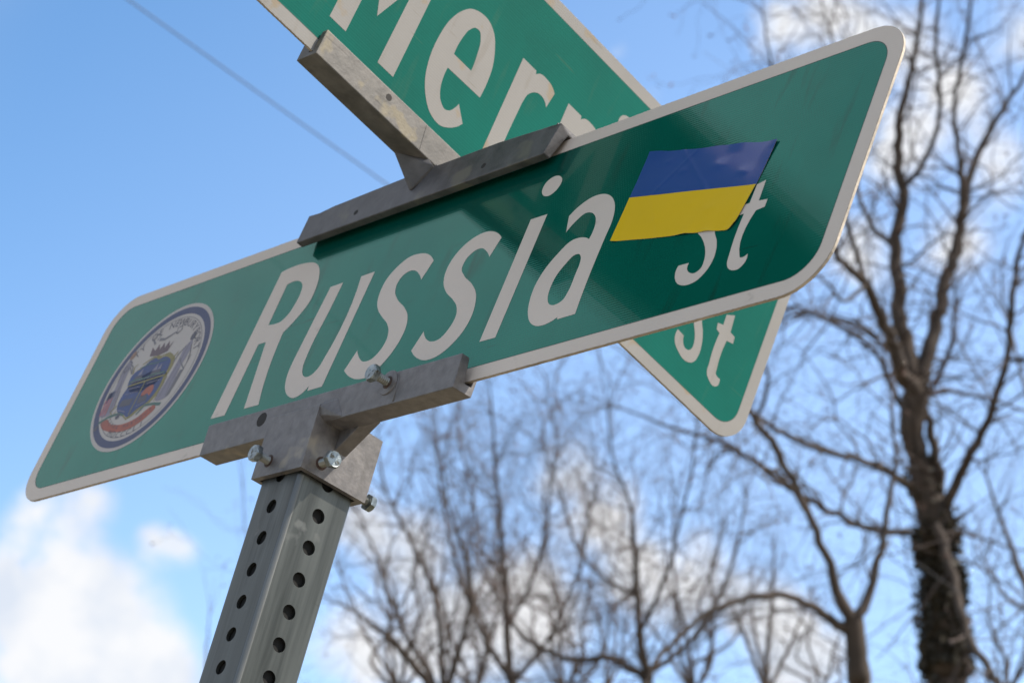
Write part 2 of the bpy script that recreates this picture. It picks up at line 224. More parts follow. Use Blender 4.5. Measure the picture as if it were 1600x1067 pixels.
TREES={"ivy":[["trunk",[[3.626,18.674,-0.1,0.215],[3.564,18.519,3.881,0.16],[3.471,18.674,7.763,0.1389],[3.465,18.565,8.082,0.1339],[3.398,18.445,8.445,0.129],[3.401,18.34,8.717,0.124],[3.331,18.262,8.943,0.129],[3.331,18.197,9.101,0.1389],[3.232,18.129,9.304,0.1141],[3.17,18.042,9.528,0.0893],[3.097,17.953,9.751,0.0893],[3.117,17.835,9.996,0.1042]]],["b",[[3.117,17.835,9.996,0.0744],[2.944,17.616,10.123,0.059],[2.803,17.347,10.332,0.0463],[2.609,17.094,10.513,0.0363],[2.386,16.888,10.604,0.024],[2.198,16.641,10.753,0.0143],[2.078,16.395,10.875,0.0094]]],["b",[[3.117,17.835,9.996,0.0843],[3.044,17.799,10.272,0.0697],[2.969,17.701,10.659,0.06],[2.928,17.565,11.089,0.0502],[2.944,17.41,11.515,0.0428],[2.882,17.271,11.918,0.0354],[2.945,17.104,12.316,0.0254],[3.005,16.914,12.731,0.0178],[3.011,16.697,13.183,0.0102]]],["b",[[3.135,17.822,10.018,0.0744],[3.222,17.769,10.382,0.0599],[3.299,17.711,10.746,0.0527],[3.39,17.643,11.11,0.0455],[3.447,17.574,11.475,0.0381],[3.513,17.497,11.84,0.0307],[3.696,17.363,12.243,0.0232],[3.887,17.274,12.558,0.0155],[4.069,17.124,12.955,0.0104]]],["b",[[3.431,17.489,11.427,0.0253],[3.338,17.108,11.659,0.0225],[3.217,16.705,11.921,0.0173],[3.232,16.249,12.205,0.0147],[3.194,15.774,12.51,0.0097]]],["b",[[2.939,17.63,11.124,0.0252],[2.77,17.827,11.445,0.0204],[2.676,17.954,11.858,0.0181],[2.728,17.972,12.409,0.0131],[2.647,17.966,13.01,0.0107]]],["b",[[2.958,17.496,11.564,0.0253],[3.118,17.118,11.761,0.02],[3.126,16.738,11.991,0.0174],[3.02,16.35,12.252,0.0147],[3.007,15.917,12.535,0.0097]]],["b",[[3.331,18.202,9.088,0.0496],[3.454,17.896,9.381,0.0394],[3.613,17.562,9.695,0.0318],[3.681,17.219,10.044,0.0267],[3.666,16.875,10.403,0.0241],[3.683,16.563,10.668,0.0191],[3.813,16.224,10.918,0.0142],[3.835,15.856,11.241,0.0094]]],["b",[[3.312,18.2,9.101,0.0397],[3.328,18.053,9.438,0.0397],[3.221,17.932,9.751,0.0347],[3.186,17.834,9.974,0.0298]]],["b",[[3.203,18.13,9.313,0.0397],[3.036,17.953,9.31,0.0344],[2.826,17.767,9.341,0.0268],[2.586,17.608,9.317,0.0241],[2.276,17.442,9.32,0.0239],[1.992,17.258,9.346,0.0213],[1.756,17.062,9.379,0.0164],[1.509,16.908,9.315,0.0116],[1.3,16.679,9.397,0.0069]]],["b",[[3.329,18.248,8.979,0.0322],[3.193,18.366,9.048,0.0274],[2.918,18.5,9.128,0.0251],[2.685,18.608,9.245,0.0252],[2.404,18.693,9.422,0.0254],[2.173,18.767,9.599,0.0229],[1.893,18.813,9.842,0.0205],[1.642,18.898,9.977,0.0155],[1.338,18.993,10.092,0.013],[0.973,19.063,10.255,0.0078]]],["b",[[3.273,17.935,8.965,0.0342],[3.377,17.798,8.51,0.0337],[3.44,17.666,8.042,0.0309],[3.558,17.472,7.692,0.0281],[3.667,17.25,7.413,0.0277]]],["b",[[3.63,16.98,9.925,0.0191],[3.796,16.716,9.811,0.0142],[3.995,16.359,9.858,0.0093]]],["b",[[2.582,16.919,10.421,0.0191],[2.416,16.819,10.224,0.0142],[2.244,16.599,10.255,0.0117],[2.032,16.405,10.243,0.007]]],["b",[[2.37,16.771,10.541,0.0214],[2.158,16.418,10.734,0.0188],[1.972,16.024,10.976,0.0139],[1.789,15.626,11.202,0.0115],[1.644,15.271,11.339,0.009],[1.566,14.932,11.429,0.0067]]],["b",[[2.598,17.085,10.534,0.0218],[2.439,17.076,11.12,0.0196],[2.345,17.063,11.666,0.0149],[2.383,17.016,12.216,0.0126],[2.307,16.997,12.727,0.0102]]],["b",[[2.969,17.764,10.196,0.0198],[2.756,18.119,10.684,0.0178],[2.617,18.568,10.953,0.0156],[2.415,19.023,11.223,0.0133]]],["b",[[3.113,17.93,9.796,0.0298],[2.996,18.05,10.059,0.0251],[2.883,18.121,10.415,0.0202],[2.674,18.245,10.683,0.0153],[2.387,18.397,10.907,0.0181],[2.133,18.633,10.948,0.0104]]]],"fork":[["trunk",[[2.404,15.027,-0.1,0.111],[2.352,14.897,3.251,0.082],[2.274,15.027,6.502,0.0714],[2.249,14.969,6.685,0.0675],[2.227,14.907,6.868,0.0635],[2.199,14.856,7.021,0.0675]]],["b",[[2.181,14.868,6.995,0.0437],[2.028,14.691,7.313,0.0277],[1.87,14.529,7.572,0.0236],[1.756,14.393,7.74,0.0235],[1.608,14.26,7.904,0.0234],[1.496,14.152,7.995,0.0194],[1.361,14.012,8.155,0.0116],[1.396,13.843,8.332,0.0077]]],["b",[[2.211,14.859,7.006,0.0397],[2.323,14.824,7.281,0.0259],[2.374,14.796,7.549,0.022],[2.402,14.775,7.799,0.0181],[2.446,14.746,8.05,0.0142],[2.406,14.693,8.376,0.0081]]],["b",[[2.172,14.883,6.958,0.0357],[1.958,14.758,7.042,0.0256],[1.749,14.651,7.07,0.0215],[1.49,14.583,7.001,0.0194],[1.259,14.535,6.86,0.0173],[1.089,14.493,6.679,0.0172],[0.96,14.451,6.476,0.0152],[0.889,14.402,6.278,0.0113]]],["b",[[1.863,14.476,7.551,0.0137],[1.666,14.225,7.683,0.0116],[1.53,14.042,7.635,0.0076]]],["b",[[1.483,14.022,7.936,0.0135],[1.532,13.814,8.075,0.0114],[1.485,13.606,8.225,0.0095],[1.586,13.38,8.372,0.0075],[1.833,13.268,8.252,0.0056]]]],"c1":[["trunk",[[2.059,28.509,-0.1,0.115],[1.974,28.296,5.329,0.086],[1.846,28.509,10.657,0.0744],[1.829,28.349,11.142,0.067]]],["b",[[1.829,28.349,11.142,0.0558],[1.699,28.033,11.565,0.0444],[1.633,27.73,11.917,0.0368],[1.561,27.396,12.33,0.0329],[1.468,27.056,12.735,0.0218],[1.247,26.72,13.127,0.0145],[1.134,26.369,13.516,0.0108]]],["b",[[1.83,28.354,11.128,0.0521],[1.443,28.496,11.397,0.0412],[1.006,28.712,11.439,0.0377],[0.629,28.882,11.589,0.0342],[0.315,29.008,11.849,0.0306],[0.059,29.06,12.294,0.0192]]],["b",[[1.697,28.001,11.554,0.0296],[1.928,27.472,12.075,0.022],[2.014,26.971,12.507,0.0181],[2.098,26.463,12.925,0.0143],[2.108,25.955,13.325,0.0106]]],["b",[[1.629,27.667,11.893,0.0257],[1.222,27.946,12.203,0.0223],[0.913,28.155,12.659,0.0188],[0.736,28.291,13.27,0.0152],[0.472,28.384,13.954,0.0115]]],["b",[[1.824,28.326,11.211,0.0335],[2.246,28.382,11.573,0.03],[2.6,28.357,12.142,0.0226],[2.803,28.307,12.779,0.019],[2.896,28.253,13.417,0.0115]]]],"c2":[["trunk",[[0.567,31.453,-0.1,0.114],[0.475,31.223,5.74,0.085],[0.337,31.453,11.48,0.0737],[0.282,31.28,12.012,0.0655]]],["b",[[0.282,31.28,12.012,0.0532],[0.188,30.914,12.561,0.0448],[0.11,30.536,13.103,0.0405],[0.016,30.149,13.636,0.0322],[-0.084,29.752,14.16,0.0241],[-0.168,29.345,14.674,0.016],[-0.24,28.996,15.035,0.0079]]],["b",[[0.282,31.28,12.012,0.045],[-0.06,31.32,12.515,0.0371],[-0.348,31.318,13.102,0.0331],[-0.604,31.272,13.773,0.025],[-0.78,31.209,14.454,0.021],[-0.916,31.13,15.141,0.0127]]],["b",[[0.187,30.788,12.516,0.0324],[0.451,30.421,12.999,0.0242],[0.57,30.05,13.466,0.0201],[0.603,29.645,13.993,0.016],[0.64,29.261,14.437,0.0119]]],["b",[[0.109,30.287,13.009,0.0281],[-0.225,30.492,13.494,0.0203],[-0.35,30.62,14.152,0.0164],[-0.566,30.703,14.889,0.0125]]],["b",[[0.285,31.292,11.974,0.0409],[0.669,30.851,12.319,0.0284],[0.87,30.397,12.681,0.0241],[1.062,29.91,13.106,0.0159],[1.088,29.395,13.583,0.0118]]]],"c3":[["trunk",[[-0.181,24.812,-0.1,0.1],[-0.255,24.627,4.63,0.074],[-0.366,24.812,9.26,0.0645],[-0.427,24.716,9.558,0.058]]],["b",[[-0.427,24.716,9.558,0.0451],[-0.689,24.447,9.716,0.0384],[-0.922,24.175,9.871,0.0349],[-1.147,23.917,9.975,0.0252],[-1.398,23.664,10.05,0.0156],[-1.578,23.439,10.053,0.0062]]],["b",[[-0.43,24.706,9.588,0.0387],[-0.497,24.659,10.139,0.0324],[-0.597,24.632,10.601,0.0293],[-0.79,24.619,10.999,0.0229],[-1.019,24.598,11.395,0.0197],[-1.212,24.594,11.735,0.0132],[-1.313,24.56,12.145,0.01]]],["b",[[-0.457,24.697,9.616,0.0322],[-0.824,24.863,10.187,0.0261],[-1.066,25.036,10.716,0.0232],[-1.28,25.196,11.257,0.0168],[-1.495,25.369,11.745,0.0136]]],["b",[[-0.43,24.706,9.588,0.0355],[-0.296,24.402,9.996,0.0288],[-0.231,24.101,10.364,0.0255],[-0.328,23.774,10.772,0.019],[-0.514,23.464,11.109,0.0126],[-0.591,23.147,11.445,0.0094]]]],"c4":[["trunk",[[4.31,35.965,-0.1,0.102],[4.205,35.703,6.54,0.076],[4.048,35.965,13.081,0.066],[4.036,35.793,13.605,0.0566]]],["b",[[4.036,35.793,13.605,0.0471],[4.027,35.582,14.217,0.0377],[4.04,35.389,14.741,0.0283],[4.035,35.19,15.263,0.0189],[4.03,35.052,15.61,0.0094]]],["b",[[4.036,35.793,13.605,0.0377],[3.731,35.428,14.141,0.0281],[3.501,35.107,14.5,0.0187],[3.329,34.841,14.683,0.0093]]],["b",[[4.036,35.793,13.605,0.0377],[4.33,35.764,14.204,0.0284],[4.512,35.771,14.715,0.0191],[4.653,35.808,15.141,0.0096]]],["b",[[4.04,35.763,13.693,0.0283],[3.862,35.823,14.487,0.0238],[3.812,35.916,15.118,0.0144]]]],"c5":[["trunk",[[6.557,27.82,-0.1,0.15],[6.471,27.605,5.383,0.111],[6.342,27.82,10.765,0.0967],[6.314,27.615,11.375,0.0893]]],["b",[[6.314,27.615,11.375,0.067],[6.098,27.224,11.831,0.0517],[5.812,26.839,12.277,0.0366],[5.526,26.444,12.713,0.0218],[5.318,26.082,13.008,0.0144]]],["b",[[6.314,27.615,11.375,0.067],[6.392,27.538,12.121,0.0524],[6.318,27.418,13.011,0.0415],[6.237,27.268,13.905,0.0342],[6.014,27.184,14.671,0.0229],[5.867,27.131,15.303,0.0154]]],["b",[[6.088,27.178,11.814,0.0295],[5.799,27.498,12.14,0.0224],[5.634,27.731,12.608,0.0151]]]],"left":[["trunk",[[-3.272,32.48,-0.1,0.065],[-3.36,32.261,5.463,0.049],[-3.491,32.48,10.925,0.0422],[-3.603,32.233,11.7,0.0337]]],["b",[[-3.603,32.233,11.7,0.0211],[-3.669,32.075,12.164,0.0148],[-3.679,31.941,12.555,0.0105],[-3.675,31.859,12.79,0.0063]]],["b",[[-3.603,32.233,11.7,0.0211],[-3.033,31.777,12.457,0.0126],[-2.994,31.266,13.149,0.0083],[-3.212,30.844,13.497,0.0082],[-3.271,30.395,13.926,0.0061]]]],"f1":[["trunk",[[-1.077,38.171,-0.1,0.108],[-1.184,37.903,6.691,0.08],[-1.345,38.171,13.382,0.0695],[-1.353,38.008,13.892,0.0625]]],["b",[[-1.353,38.008,13.892,0.0351],[-1.635,37.986,14.373,0.0294],[-1.977,37.953,14.851,0.0236],[-2.197,37.915,15.341,0.0178],[-2.45,37.869,15.83,0.012],[-2.528,37.82,16.335,0.0061]]],["b",[[-1.353,38.008,13.892,0.0351],[-1.834,38.181,14.464,0.0296],[-1.582,38.355,15.103,0.0239],[-1.873,38.51,15.707,0.0181],[-1.887,38.66,16.341,0.0122],[-2.232,38.792,16.954,0.0062]]],["b",[[-1.353,38.008,13.892,0.0351],[-1.595,37.894,14.475,0.0294],[-1.582,37.772,15.08,0.0236],[-1.708,37.638,15.675,0.0177],[-1.655,37.497,16.285,0.0119],[-1.869,37.341,16.873,0.006]]],["b",[[-1.353,38.008,13.892,0.0351],[-1.475,37.596,14.361,0.0291],[-1.524,37.179,14.828,0.0232],[-1.211,36.758,15.316,0.0173],[-1.29,36.328,15.765,0.0115],[-1.395,35.892,16.204,0.0058]]],["b",[[-1.353,38.008,13.892,0.0351],[-1.268,37.738,14.458,0.0292],[-1.114,37.459,15.027,0.0234],[-1.277,37.17,15.568,0.0175],[-1.074,36.873,16.133,0.0117],[-1.325,36.567,16.659,0.0059]]],["b",[[-1.353,38.008,13.892,0.0351],[-1.113,37.968,14.269,0.0293],[-0.912,37.923,14.645,0.0235],[-0.479,37.87,15.037,0.0177],[-0.281,37.814,15.413,0.0119],[-0.496,37.76,15.761,0.006]]]],"f2":[["trunk",[[0.152,40.075,-0.1,0.113],[0.04,39.794,7.034,0.084],[-0.129,40.075,14.068,0.0729],[-0.192,39.905,14.599,0.0656]]],["b",[[-0.192,39.905,14.599,0.0369],[-0.58,39.411,14.915,0.0305],[-0.714,38.91,15.24,0.0242],[-0.764,38.406,15.562,0.018],[-1.04,37.9,15.858,0.0119],[-1.185,37.391,16.155,0.006]]],["b",[[-0.192,39.905,14.599,0.0369],[-0.44,39.551,15.033,0.0306],[-0.709,39.192,15.459,0.0244],[-0.906,38.825,15.884,0.0182],[-1.165,38.453,16.298,0.0121],[-1.082,38.076,16.732,0.0061]]],["b",[[-0.192,39.905,14.599,0.0369],[-0.047,39.479,15.409,0.0307],[-0.38,39.046,16.179,0.0245],[-0.47,38.591,16.957,0.0183],[-0.447,38.117,17.731,0.0122],[-0.676,37.631,18.477,0.0061]]],["b",[[-0.192,39.905,14.599,0.0369],[-0.025,39.616,15.282,0.0307],[0.056,39.317,15.956,0.0246],[-0.003,39.009,16.616,0.0184],[-0.102,38.689,17.27,0.0123],[-0.3,38.361,17.912,0.0062]]],["b",[[-0.192,39.905,14.599,0.0369],[-0.067,40.041,15.442,0.031],[-0.296,40.166,16.272,0.0251],[-0.046,40.263,17.146,0.019],[-0.036,40.346,18.014,0.0128],[0.204,40.403,18.906,0.0065]]],["b",[[-0.192,39.905,14.599,0.0369],[-0.173,39.696,15.152,0.0307],[-0.319,39.481,15.692,0.0246],[0.05,39.248,16.265,0.0185],[0.425,39.003,16.835,0.0124],[0.624,38.754,17.391,0.0062]]]],"f3":[["trunk",[[1.505,39.076,-0.1,0.11],[1.394,38.799,6.926,0.082],[1.228,39.076,13.852,0.0712],[1.214,38.907,14.374,0.0641]]],["b",[[1.214,38.907,14.374,0.036],[0.879,38.981,14.845,0.0302],[0.66,39.042,15.327,0.0243],[0.614,39.089,15.823,0.0183],[0.048,39.146,16.289,0.0123],[-0.199,39.185,16.779,0.0063]]],["b",[[1.214,38.907,14.374,0.036],[1.098,38.88,15.073,0.0302],[1.096,38.833,15.782,0.0243],[0.858,38.783,16.483,0.0183],[0.714,38.715,17.193,0.0123],[0.663,38.629,17.911,0.0062]]],["b",[[1.214,38.907,14.374,0.036],[0.957,38.503,14.931,0.0299],[1.019,38.074,15.498,0.0238],[0.723,37.653,16.037,0.0178],[0.758,37.209,16.585,0.0118],[0.433,36.771,17.104,0.0059]]],["b",[[1.214,38.907,14.374,0.036],[1.344,38.659,14.891,0.03],[1.173,38.418,15.388,0.024],[1.341,38.153,15.901,0.018],[1.29,37.892,16.4,0.012],[1.364,37.617,16.901,0.0061]]],["b",[[1.214,38.907,14.374,0.036],[1.422,38.504,14.805,0.0298],[1.405,38.109,15.217,0.0238],[1.458,37.704,15.626,0.0177],[1.565,37.291,16.031,0.0118],[1.823,36.864,16.436,0.0059]]],["b",[[1.214,38.907,14.374,0.036],[1.63,38.42,14.68,0.0298],[1.798,37.944,14.965,0.0236],[1.791,37.476,15.234,0.0176],[2.082,36.985,15.509,0.0117],[2.164,36.507,15.767,0.0058]]]],"f4":[["trunk",[[3.867,41.768,-0.1,0.118],[3.748,41.471,7.434,0.088],[3.57,41.768,14.867,0.0764],[3.509,41.591,15.423,0.0688]]],["b",[[3.509,41.591,15.423,0.0386],[3.163,41.528,15.839,0.0323],[2.91,41.449,16.259,0.0259],[2.55,41.373,16.674,0.0194],[2.463,41.27,17.101,0.013],[2.229,41.173,17.522,0.0066]]],["b",[[3.509,41.591,15.423,0.0386],[3.181,41.309,16.044,0.0322],[3.082,40.994,16.67,0.0257],[2.854,40.681,17.287,0.0193],[2.751,40.345,17.904,0.0129],[2.6,40.004,18.514,0.0065]]],["b",[[3.509,41.591,15.423,0.0386],[3.333,41.277,16.177,0.0322],[3.081,40.955,16.924,0.0257],[2.96,40.606,17.672,0.0193],[2.958,40.231,18.418,0.0129],[3.162,39.822,19.166,0.0065]]],["b",[[3.509,41.591,15.423,0.0386],[3.684,41.137,16.037,0.0321],[3.686,40.691,16.636,0.0256],[3.567,40.249,17.223,0.0191],[3.765,39.763,17.811,0.0127],[3.64,39.304,18.378,0.0064]]],["b",[[3.509,41.591,15.423,0.0386],[3.752,41.302,16.136,0.0322],[3.464,41.053,16.826,0.0258],[3.701,40.738,17.533,0.0194],[3.723,40.432,18.229,0.0129],[3.508,40.139,18.912,0.0065]]],["b",[[3.509,41.591,15.423,0.0386],[3.402,41.644,15.908,0.0324],[4.101,41.608,16.426,0.026],[4.258,41.621,16.926,0.0196],[4.443,41.623,17.43,0.0132],[4.763,41.603,17.94,0.0067]]]],"f5":[["trunk",[[5.619,39.637,-0.1,0.089],[5.504,39.35,7.163,0.066],[5.332,39.637,14.326,0.0573],[5.282,39.468,14.855,0.0516]]],["b",[[5.282,39.468,14.855,0.0303],[5.107,39.636,15.16,0.0256],[4.743,39.825,15.463,0.0209],[4.827,39.951,15.781,0.0161],[4.656,40.109,16.093,0.0113],[4.334,40.281,16.404,0.0064]]],["b",[[5.282,39.468,14.855,0.0303],[5.337,39.066,15.015,0.0253],[4.867,38.737,15.157,0.0204],[4.836,38.346,15.306,0.0155],[4.895,37.942,15.453,0.0107],[4.406,37.611,15.582,0.006]]],["b",[[5.282,39.468,14.855,0.0303],[5.218,39.167,15.171,0.0254],[5.038,38.878,15.48,0.0205],[5.055,38.56,15.79,0.0157],[5.01,38.247,16.095,0.0109],[4.744,37.963,16.39,0.0061]]],["b",[[5.282,39.468,14.855,0.0303],[5.434,39.215,15.144,0.0254],[5.442,38.98,15.427,0.0206],[5.58,38.723,15.71,0.0157],[5.741,38.461,15.991,0.0109],[5.8,38.211,16.267,0.0062]]],["b",[[5.282,39.468,14.855,0.0303],[5.672,39.511,15.144,0.0256],[5.586,39.623,15.424,0.0209],[5.856,39.678,15.712,0.0161],[6.142,39.727,16.002,0.0113],[6.469,39.766,16.293,0.0064]]]],"f6":[["trunk",[[7.283,33.538,-0.1,0.083],[7.182,33.287,6.268,0.062],[7.032,33.538,12.535,0.0536],[7.018,33.39,12.984,0.0482]]],["b",[[7.018,33.39,12.984,0.0279],[6.708,33.035,13.109,0.0231],[6.302,32.697,13.228,0.0185],[5.987,32.34,13.343,0.0139],[5.827,31.951,13.454,0.0095],[5.649,31.566,13.56,0.0051]]],["b",[[7.018,33.39,12.984,0.0279],[6.957,33.088,13.409,0.0233],[6.696,32.823,13.83,0.0187],[6.655,32.506,14.245,0.0142],[6.376,32.231,14.656,0.0097],[6.554,31.859,15.06,0.0052]]],["b",[[7.018,33.39,12.984,0.0279],[7.076,33.462,13.449,0.0235],[6.919,33.573,13.918,0.0191],[7.372,33.548,14.39,0.0146],[7.098,33.671,14.869,0.0101],[7.517,33.638,15.347,0.0055]]],["b",[[7.018,33.39,12.984,0.0279],[7.122,32.868,13.242,0.0231],[7.112,32.368,13.491,0.0185],[7.026,31.884,13.731,0.0139],[7.189,31.343,13.96,0.0094],[7.096,30.857,14.182,0.0051]]],["b",[[7.018,33.39,12.984,0.0279],[7.168,32.903,13.198,0.0231],[7.179,32.444,13.404,0.0185],[7.149,31.994,13.603,0.0139],[7.281,31.505,13.793,0.0095],[7.137,31.078,13.978,0.0051]]]],"f7":[["trunk",[[1.854,34.281,-0.1,0.069],[1.755,34.033,6.188,0.051],[1.606,34.281,12.375,0.0446],[1.621,34.131,12.834,0.0402]]],["b",[[1.621,34.131,12.834,0.0241],[1.236,34.048,13.096,0.0204],[1.303,33.936,13.381,0.0166],[0.812,33.85,13.635,0.0128],[0.817,33.737,13.916,0.0091],[0.439,33.637,14.174,0.0054]]],["b",[[1.621,34.131,12.834,0.0241],[1.604,34.183,13.372,0.0205],[1.499,34.231,13.91,0.0168],[1.303,34.276,14.449,0.0131],[1.397,34.295,15.007,0.0093],[1.213,34.32,15.554,0.0055]]],["b",[[1.621,34.131,12.834,0.0241],[1.721,34.077,13.368,0.0204],[1.719,34.022,13.899,0.0167],[1.643,33.962,14.43,0.013],[1.723,33.883,14.969,0.0092],[1.727,33.8,15.507,0.0055]]],["b",[[1.621,34.131,12.834,0.0241],[1.76,34.135,13.181,0.0204],[1.89,34.137,13.528,0.0167],[2.102,34.128,13.881,0.013],[2.406,34.106,14.238,0.0092],[2.65,34.083,14.594,0.0054]]]]}

# ------------------------------------------------------------------ helpers
def tag(o, label=None, cat=None, group=None, kind=None):
    for k, v in (('label', label), ('category', cat), ('group', group), ('kind', kind)):
        if v: o[k] = v
    return o
def empty(name, frame, base):
    """Empty at a thing's base; frame: 4x4 to world, base in inches in that frame"""
    o = bpy.data.objects.new(name, None); COL.objects.link(o); o.empty_display_size = .05
    o.matrix_world = frame @ Matrix.Translation(Vector(base)*IN); o['_b'] = list(base); return o
def link_mesh(name, me, parent):
    o = bpy.data.objects.new(name, me); COL.objects.link(o)
    if parent: o.parent = parent
    return o
BASE = {}
class MB:
    def __init__(s): s.v = []; s.f = []; s.mi = []
    def add(s, vs, fs, mi=0):
        n = len(s.v); s.v += [tuple(v) for v in vs]; s.f += [tuple(i+n for i in f) for f in fs]; s.mi += [mi]*len(fs); return s
    def box(s, a, b, mi=0):
        x0, y0, z0 = a; x1, y1, z1 = b
        return s.add([(x0,y0,z0),(x1,y0,z0),(x1,y1,z0),(x0,y1,z0),(x0,y0,z1),(x1,y0,z1),(x1,y1,z1),(x0,y1,z1)],
                     [(0,3,2,1),(4,5,6,7),(0,1,5,4),(1,2,6,5),(2,3,7,6),(3,0,4,7)], mi)
    def prism(s, prof, axis, a, b, mi=0):
        """closed profile (2D, counter-clockwise) extruded along an axis from a to b; caps tessellated"""
        def P(u, w, t): return {'x': (t, u, w), 'y': (u, t, w), 'z': (u, w, t)}[axis]
        n = len(prof); vs = [P(u, w, a) for u, w in prof]+[P(u, w, b) for u, w in prof]
        fs = [(i, (i+1) % n, n+(i+1) % n, n+i) for i in range(n)]
        tr = tessellate_polygon([[Vector((u, w, 0)) for u, w in prof]])
        fs += [tuple(t) for t in tr]+[tuple(n+i for i in t) for t in tr]
        return s.add(vs, fs, mi)
    def tube(s, pts, rad, k=12, cap=True, mi=0):
        pts = [Vector(p) for p in pts]; n0 = len(s.v); vs = []; fs = []
        pr = None
        for i, p in enumerate(pts):
            d = (pts[min(i+1, len(pts)-1)]-pts[max(i-1, 0)]).normalized()
            if pr is None: a = d.orthogonal().normalized()
            else: a = (pr - d*pr.dot(d)).normalized()
            pr = a; b = d.cross(a); r = rad[i] if isinstance(rad, (list, tuple)) else rad
            vs += [p+(a*math.cos(2*math.pi*j/k)+b*math.sin(2*math.pi*j/k))*r for j in range(k)]
        for i in range(len(pts)-1):
            for j in range(k): fs.append((i*k+j, i*k+(j+1) % k, (i+1)*k+(j+1) % k, (i+1)*k+j))
        if cap: fs += [tuple(range(k))[::-1], tuple((len(pts)-1)*k+j for j in range(k))]
        return s.add(vs, fs, mi)
    def build(s, name, mats, parent=None, bevel=0, smooth=False, recalc=True):
        b = Vector(parent['_b']) if parent and '_b' in parent else Vector((0, 0, 0))
        if parent and parent.parent is not None:   # nested: all data stays in the thing's frame
            b = Vector(parent['_b'])
        me = bpy.data.meshes.new(name); me.from_pydata([((x-b[0])*IN, (y-b[1])*IN, (z-b[2])*IN) for x, y, z in s.v], [], s.f)
        if not isinstance(mats, (list, tuple)): mats = [mats]
        for m in mats: me.materials.append(m)
        if len(mats) > 1: me.polygons.foreach_set('material_index', s.mi)
        if recalc:
            bm = bmesh.new(); bm.from_mesh(me); bmesh.ops.remove_doubles(bm, verts=bm.verts, dist=1e-7); bmesh.ops.recalc_face_normals(bm, faces=bm.faces); bm.to_mesh(me); bm.free()
        if smooth: me.polygons.foreach_set('use_smooth', [True]*len(me.polygons))
        o = link_mesh(name, me, parent); o['_b'] = list(b)
        if bevel:
            md = o.modifiers.new('bevel', 'BEVEL'); md.width = bevel*IN; md.segments = 2; md.limit_method = 'ANGLE'; md.angle_limit = math.radians(35)
            md.harden_normals = False
        return o
def hull(pts, name, m, parent, bevel=0):
    bm = bmesh.new()
    for p in pts: bm.verts.new(p)
    r = bmesh.ops.convex_hull(bm, input=bm.verts)
    bmesh.ops.delete(bm, geom=[g for g in r['geom_interior'] if isinstance(g, bmesh.types.BMVert)], context='VERTS')
    bm.verts.index_update()
    mb = MB(); mb.add([v.co[:] for v in bm.verts], [[v.index for v in f.verts] for f in bm.faces]); bm.free()
    return mb.build(name, m, parent, bevel)
def smooth_path(c, step=6):
    """closed outline of (u, v, corner) -> polyline; Catmull-Rom between corners"""
    n = len(c); out = []
    for i in range(n):
        p1 = Vector(c[i][:2]); p2 = Vector(c[(i+1) % n][:2])
        c1, c2 = c[i][2], c[(i+1) % n][2]
        out.append(tuple(p1))
        if c1 and c2: continue
        ch = (p2-p1).length
        def tang(j):
            a, b, d = Vector(c[(j-1) % n][:2]), Vector(c[j][:2]), Vector(c[(j+1) % n][:2])
            la, lb = (b-a).length, (d-b).length
            return ((b-a)/max(la, 1e-6)*lb+(d-b)/max(lb, 1e-6)*la)/max(la+lb, 1e-6)
        t1 = None if c1 else tang(i); t2 = None if c2 else tang((i+1) % n)
        if t1 is None: t1 = ((p2-p1)/ch*2-t2)
        if t2 is None: t2 = ((p2-p1)/ch*2-t1)
        t1 = t1*ch; t2 = t2*ch
        for k in range(1, step):
            t = k/step; h00 = 2*t**3-3*t*t+1; h10 = t**3-2*t*t+t; h01 = -2*t**3+3*t*t; h11 = t**3-t*t
            out.append(tuple(p1*h00+t1*h10+p2*h01+t2*h11))
    return out
def rrect(a, b, c, d, r, k=10, jit=0):
    """rounded rectangle u a..b, v c..d counter-clockwise"""
    o = []
    for cx, cy, s in ((b-r, c+r, -90), (b-r, d-r, 0), (a+r, d-r, 90), (a+r, c+r, 180)):
        for i in range(k+1):
            t = math.radians(s+90*i/k); o.append((cx+r*math.cos(t), cy+r*math.sin(t)))
    return o
def densify(p, st, jit):
    o = []
    for i in range(len(p)):
        a, b = Vector(p[i]), Vector(p[(i+1) % len(p)]); n = max(1, int((b-a).length/st)); nn = Vector((-(b-a).y, (b-a).x)).normalized()
        for k in range(n): o.append(tuple(a.lerp(b, k/n)+nn*random.uniform(-jit, jit*.2)))
    return o
def flat(loops, M3):
    """tessellate loops (first outer, rest holes) -> verts via M3(u, v)"""
    L3 = [[Vector((u, v, 0)) for u, v in l] for l in loops]
    tr = tessellate_polygon(L3); vs = [M3(u, v) for l in loops for u, v in l]
    return vs, [tuple(t) for t in tr]

# ------------------------------------------------------------------ ground (below the frame)
def sheet(name, x0, y0, x1, y1, z, m, n=1):
    me = bpy.data.meshes.new(name)
    me.from_pydata([(x0, y0, z), (x1, y0, z), (x1, y1, z), (x0, y1, z)], [], [(0, 1, 2, 3)]); me.materials.append(m)
    o = link_mesh(name, me, None); o['kind'] = 'structure'; return o
sheet('ground', -900, -900, 900, 900, 0, M['ground'])
sheet('sidewalk', -60, .9, 60, -1.4, .004, M['walk'])

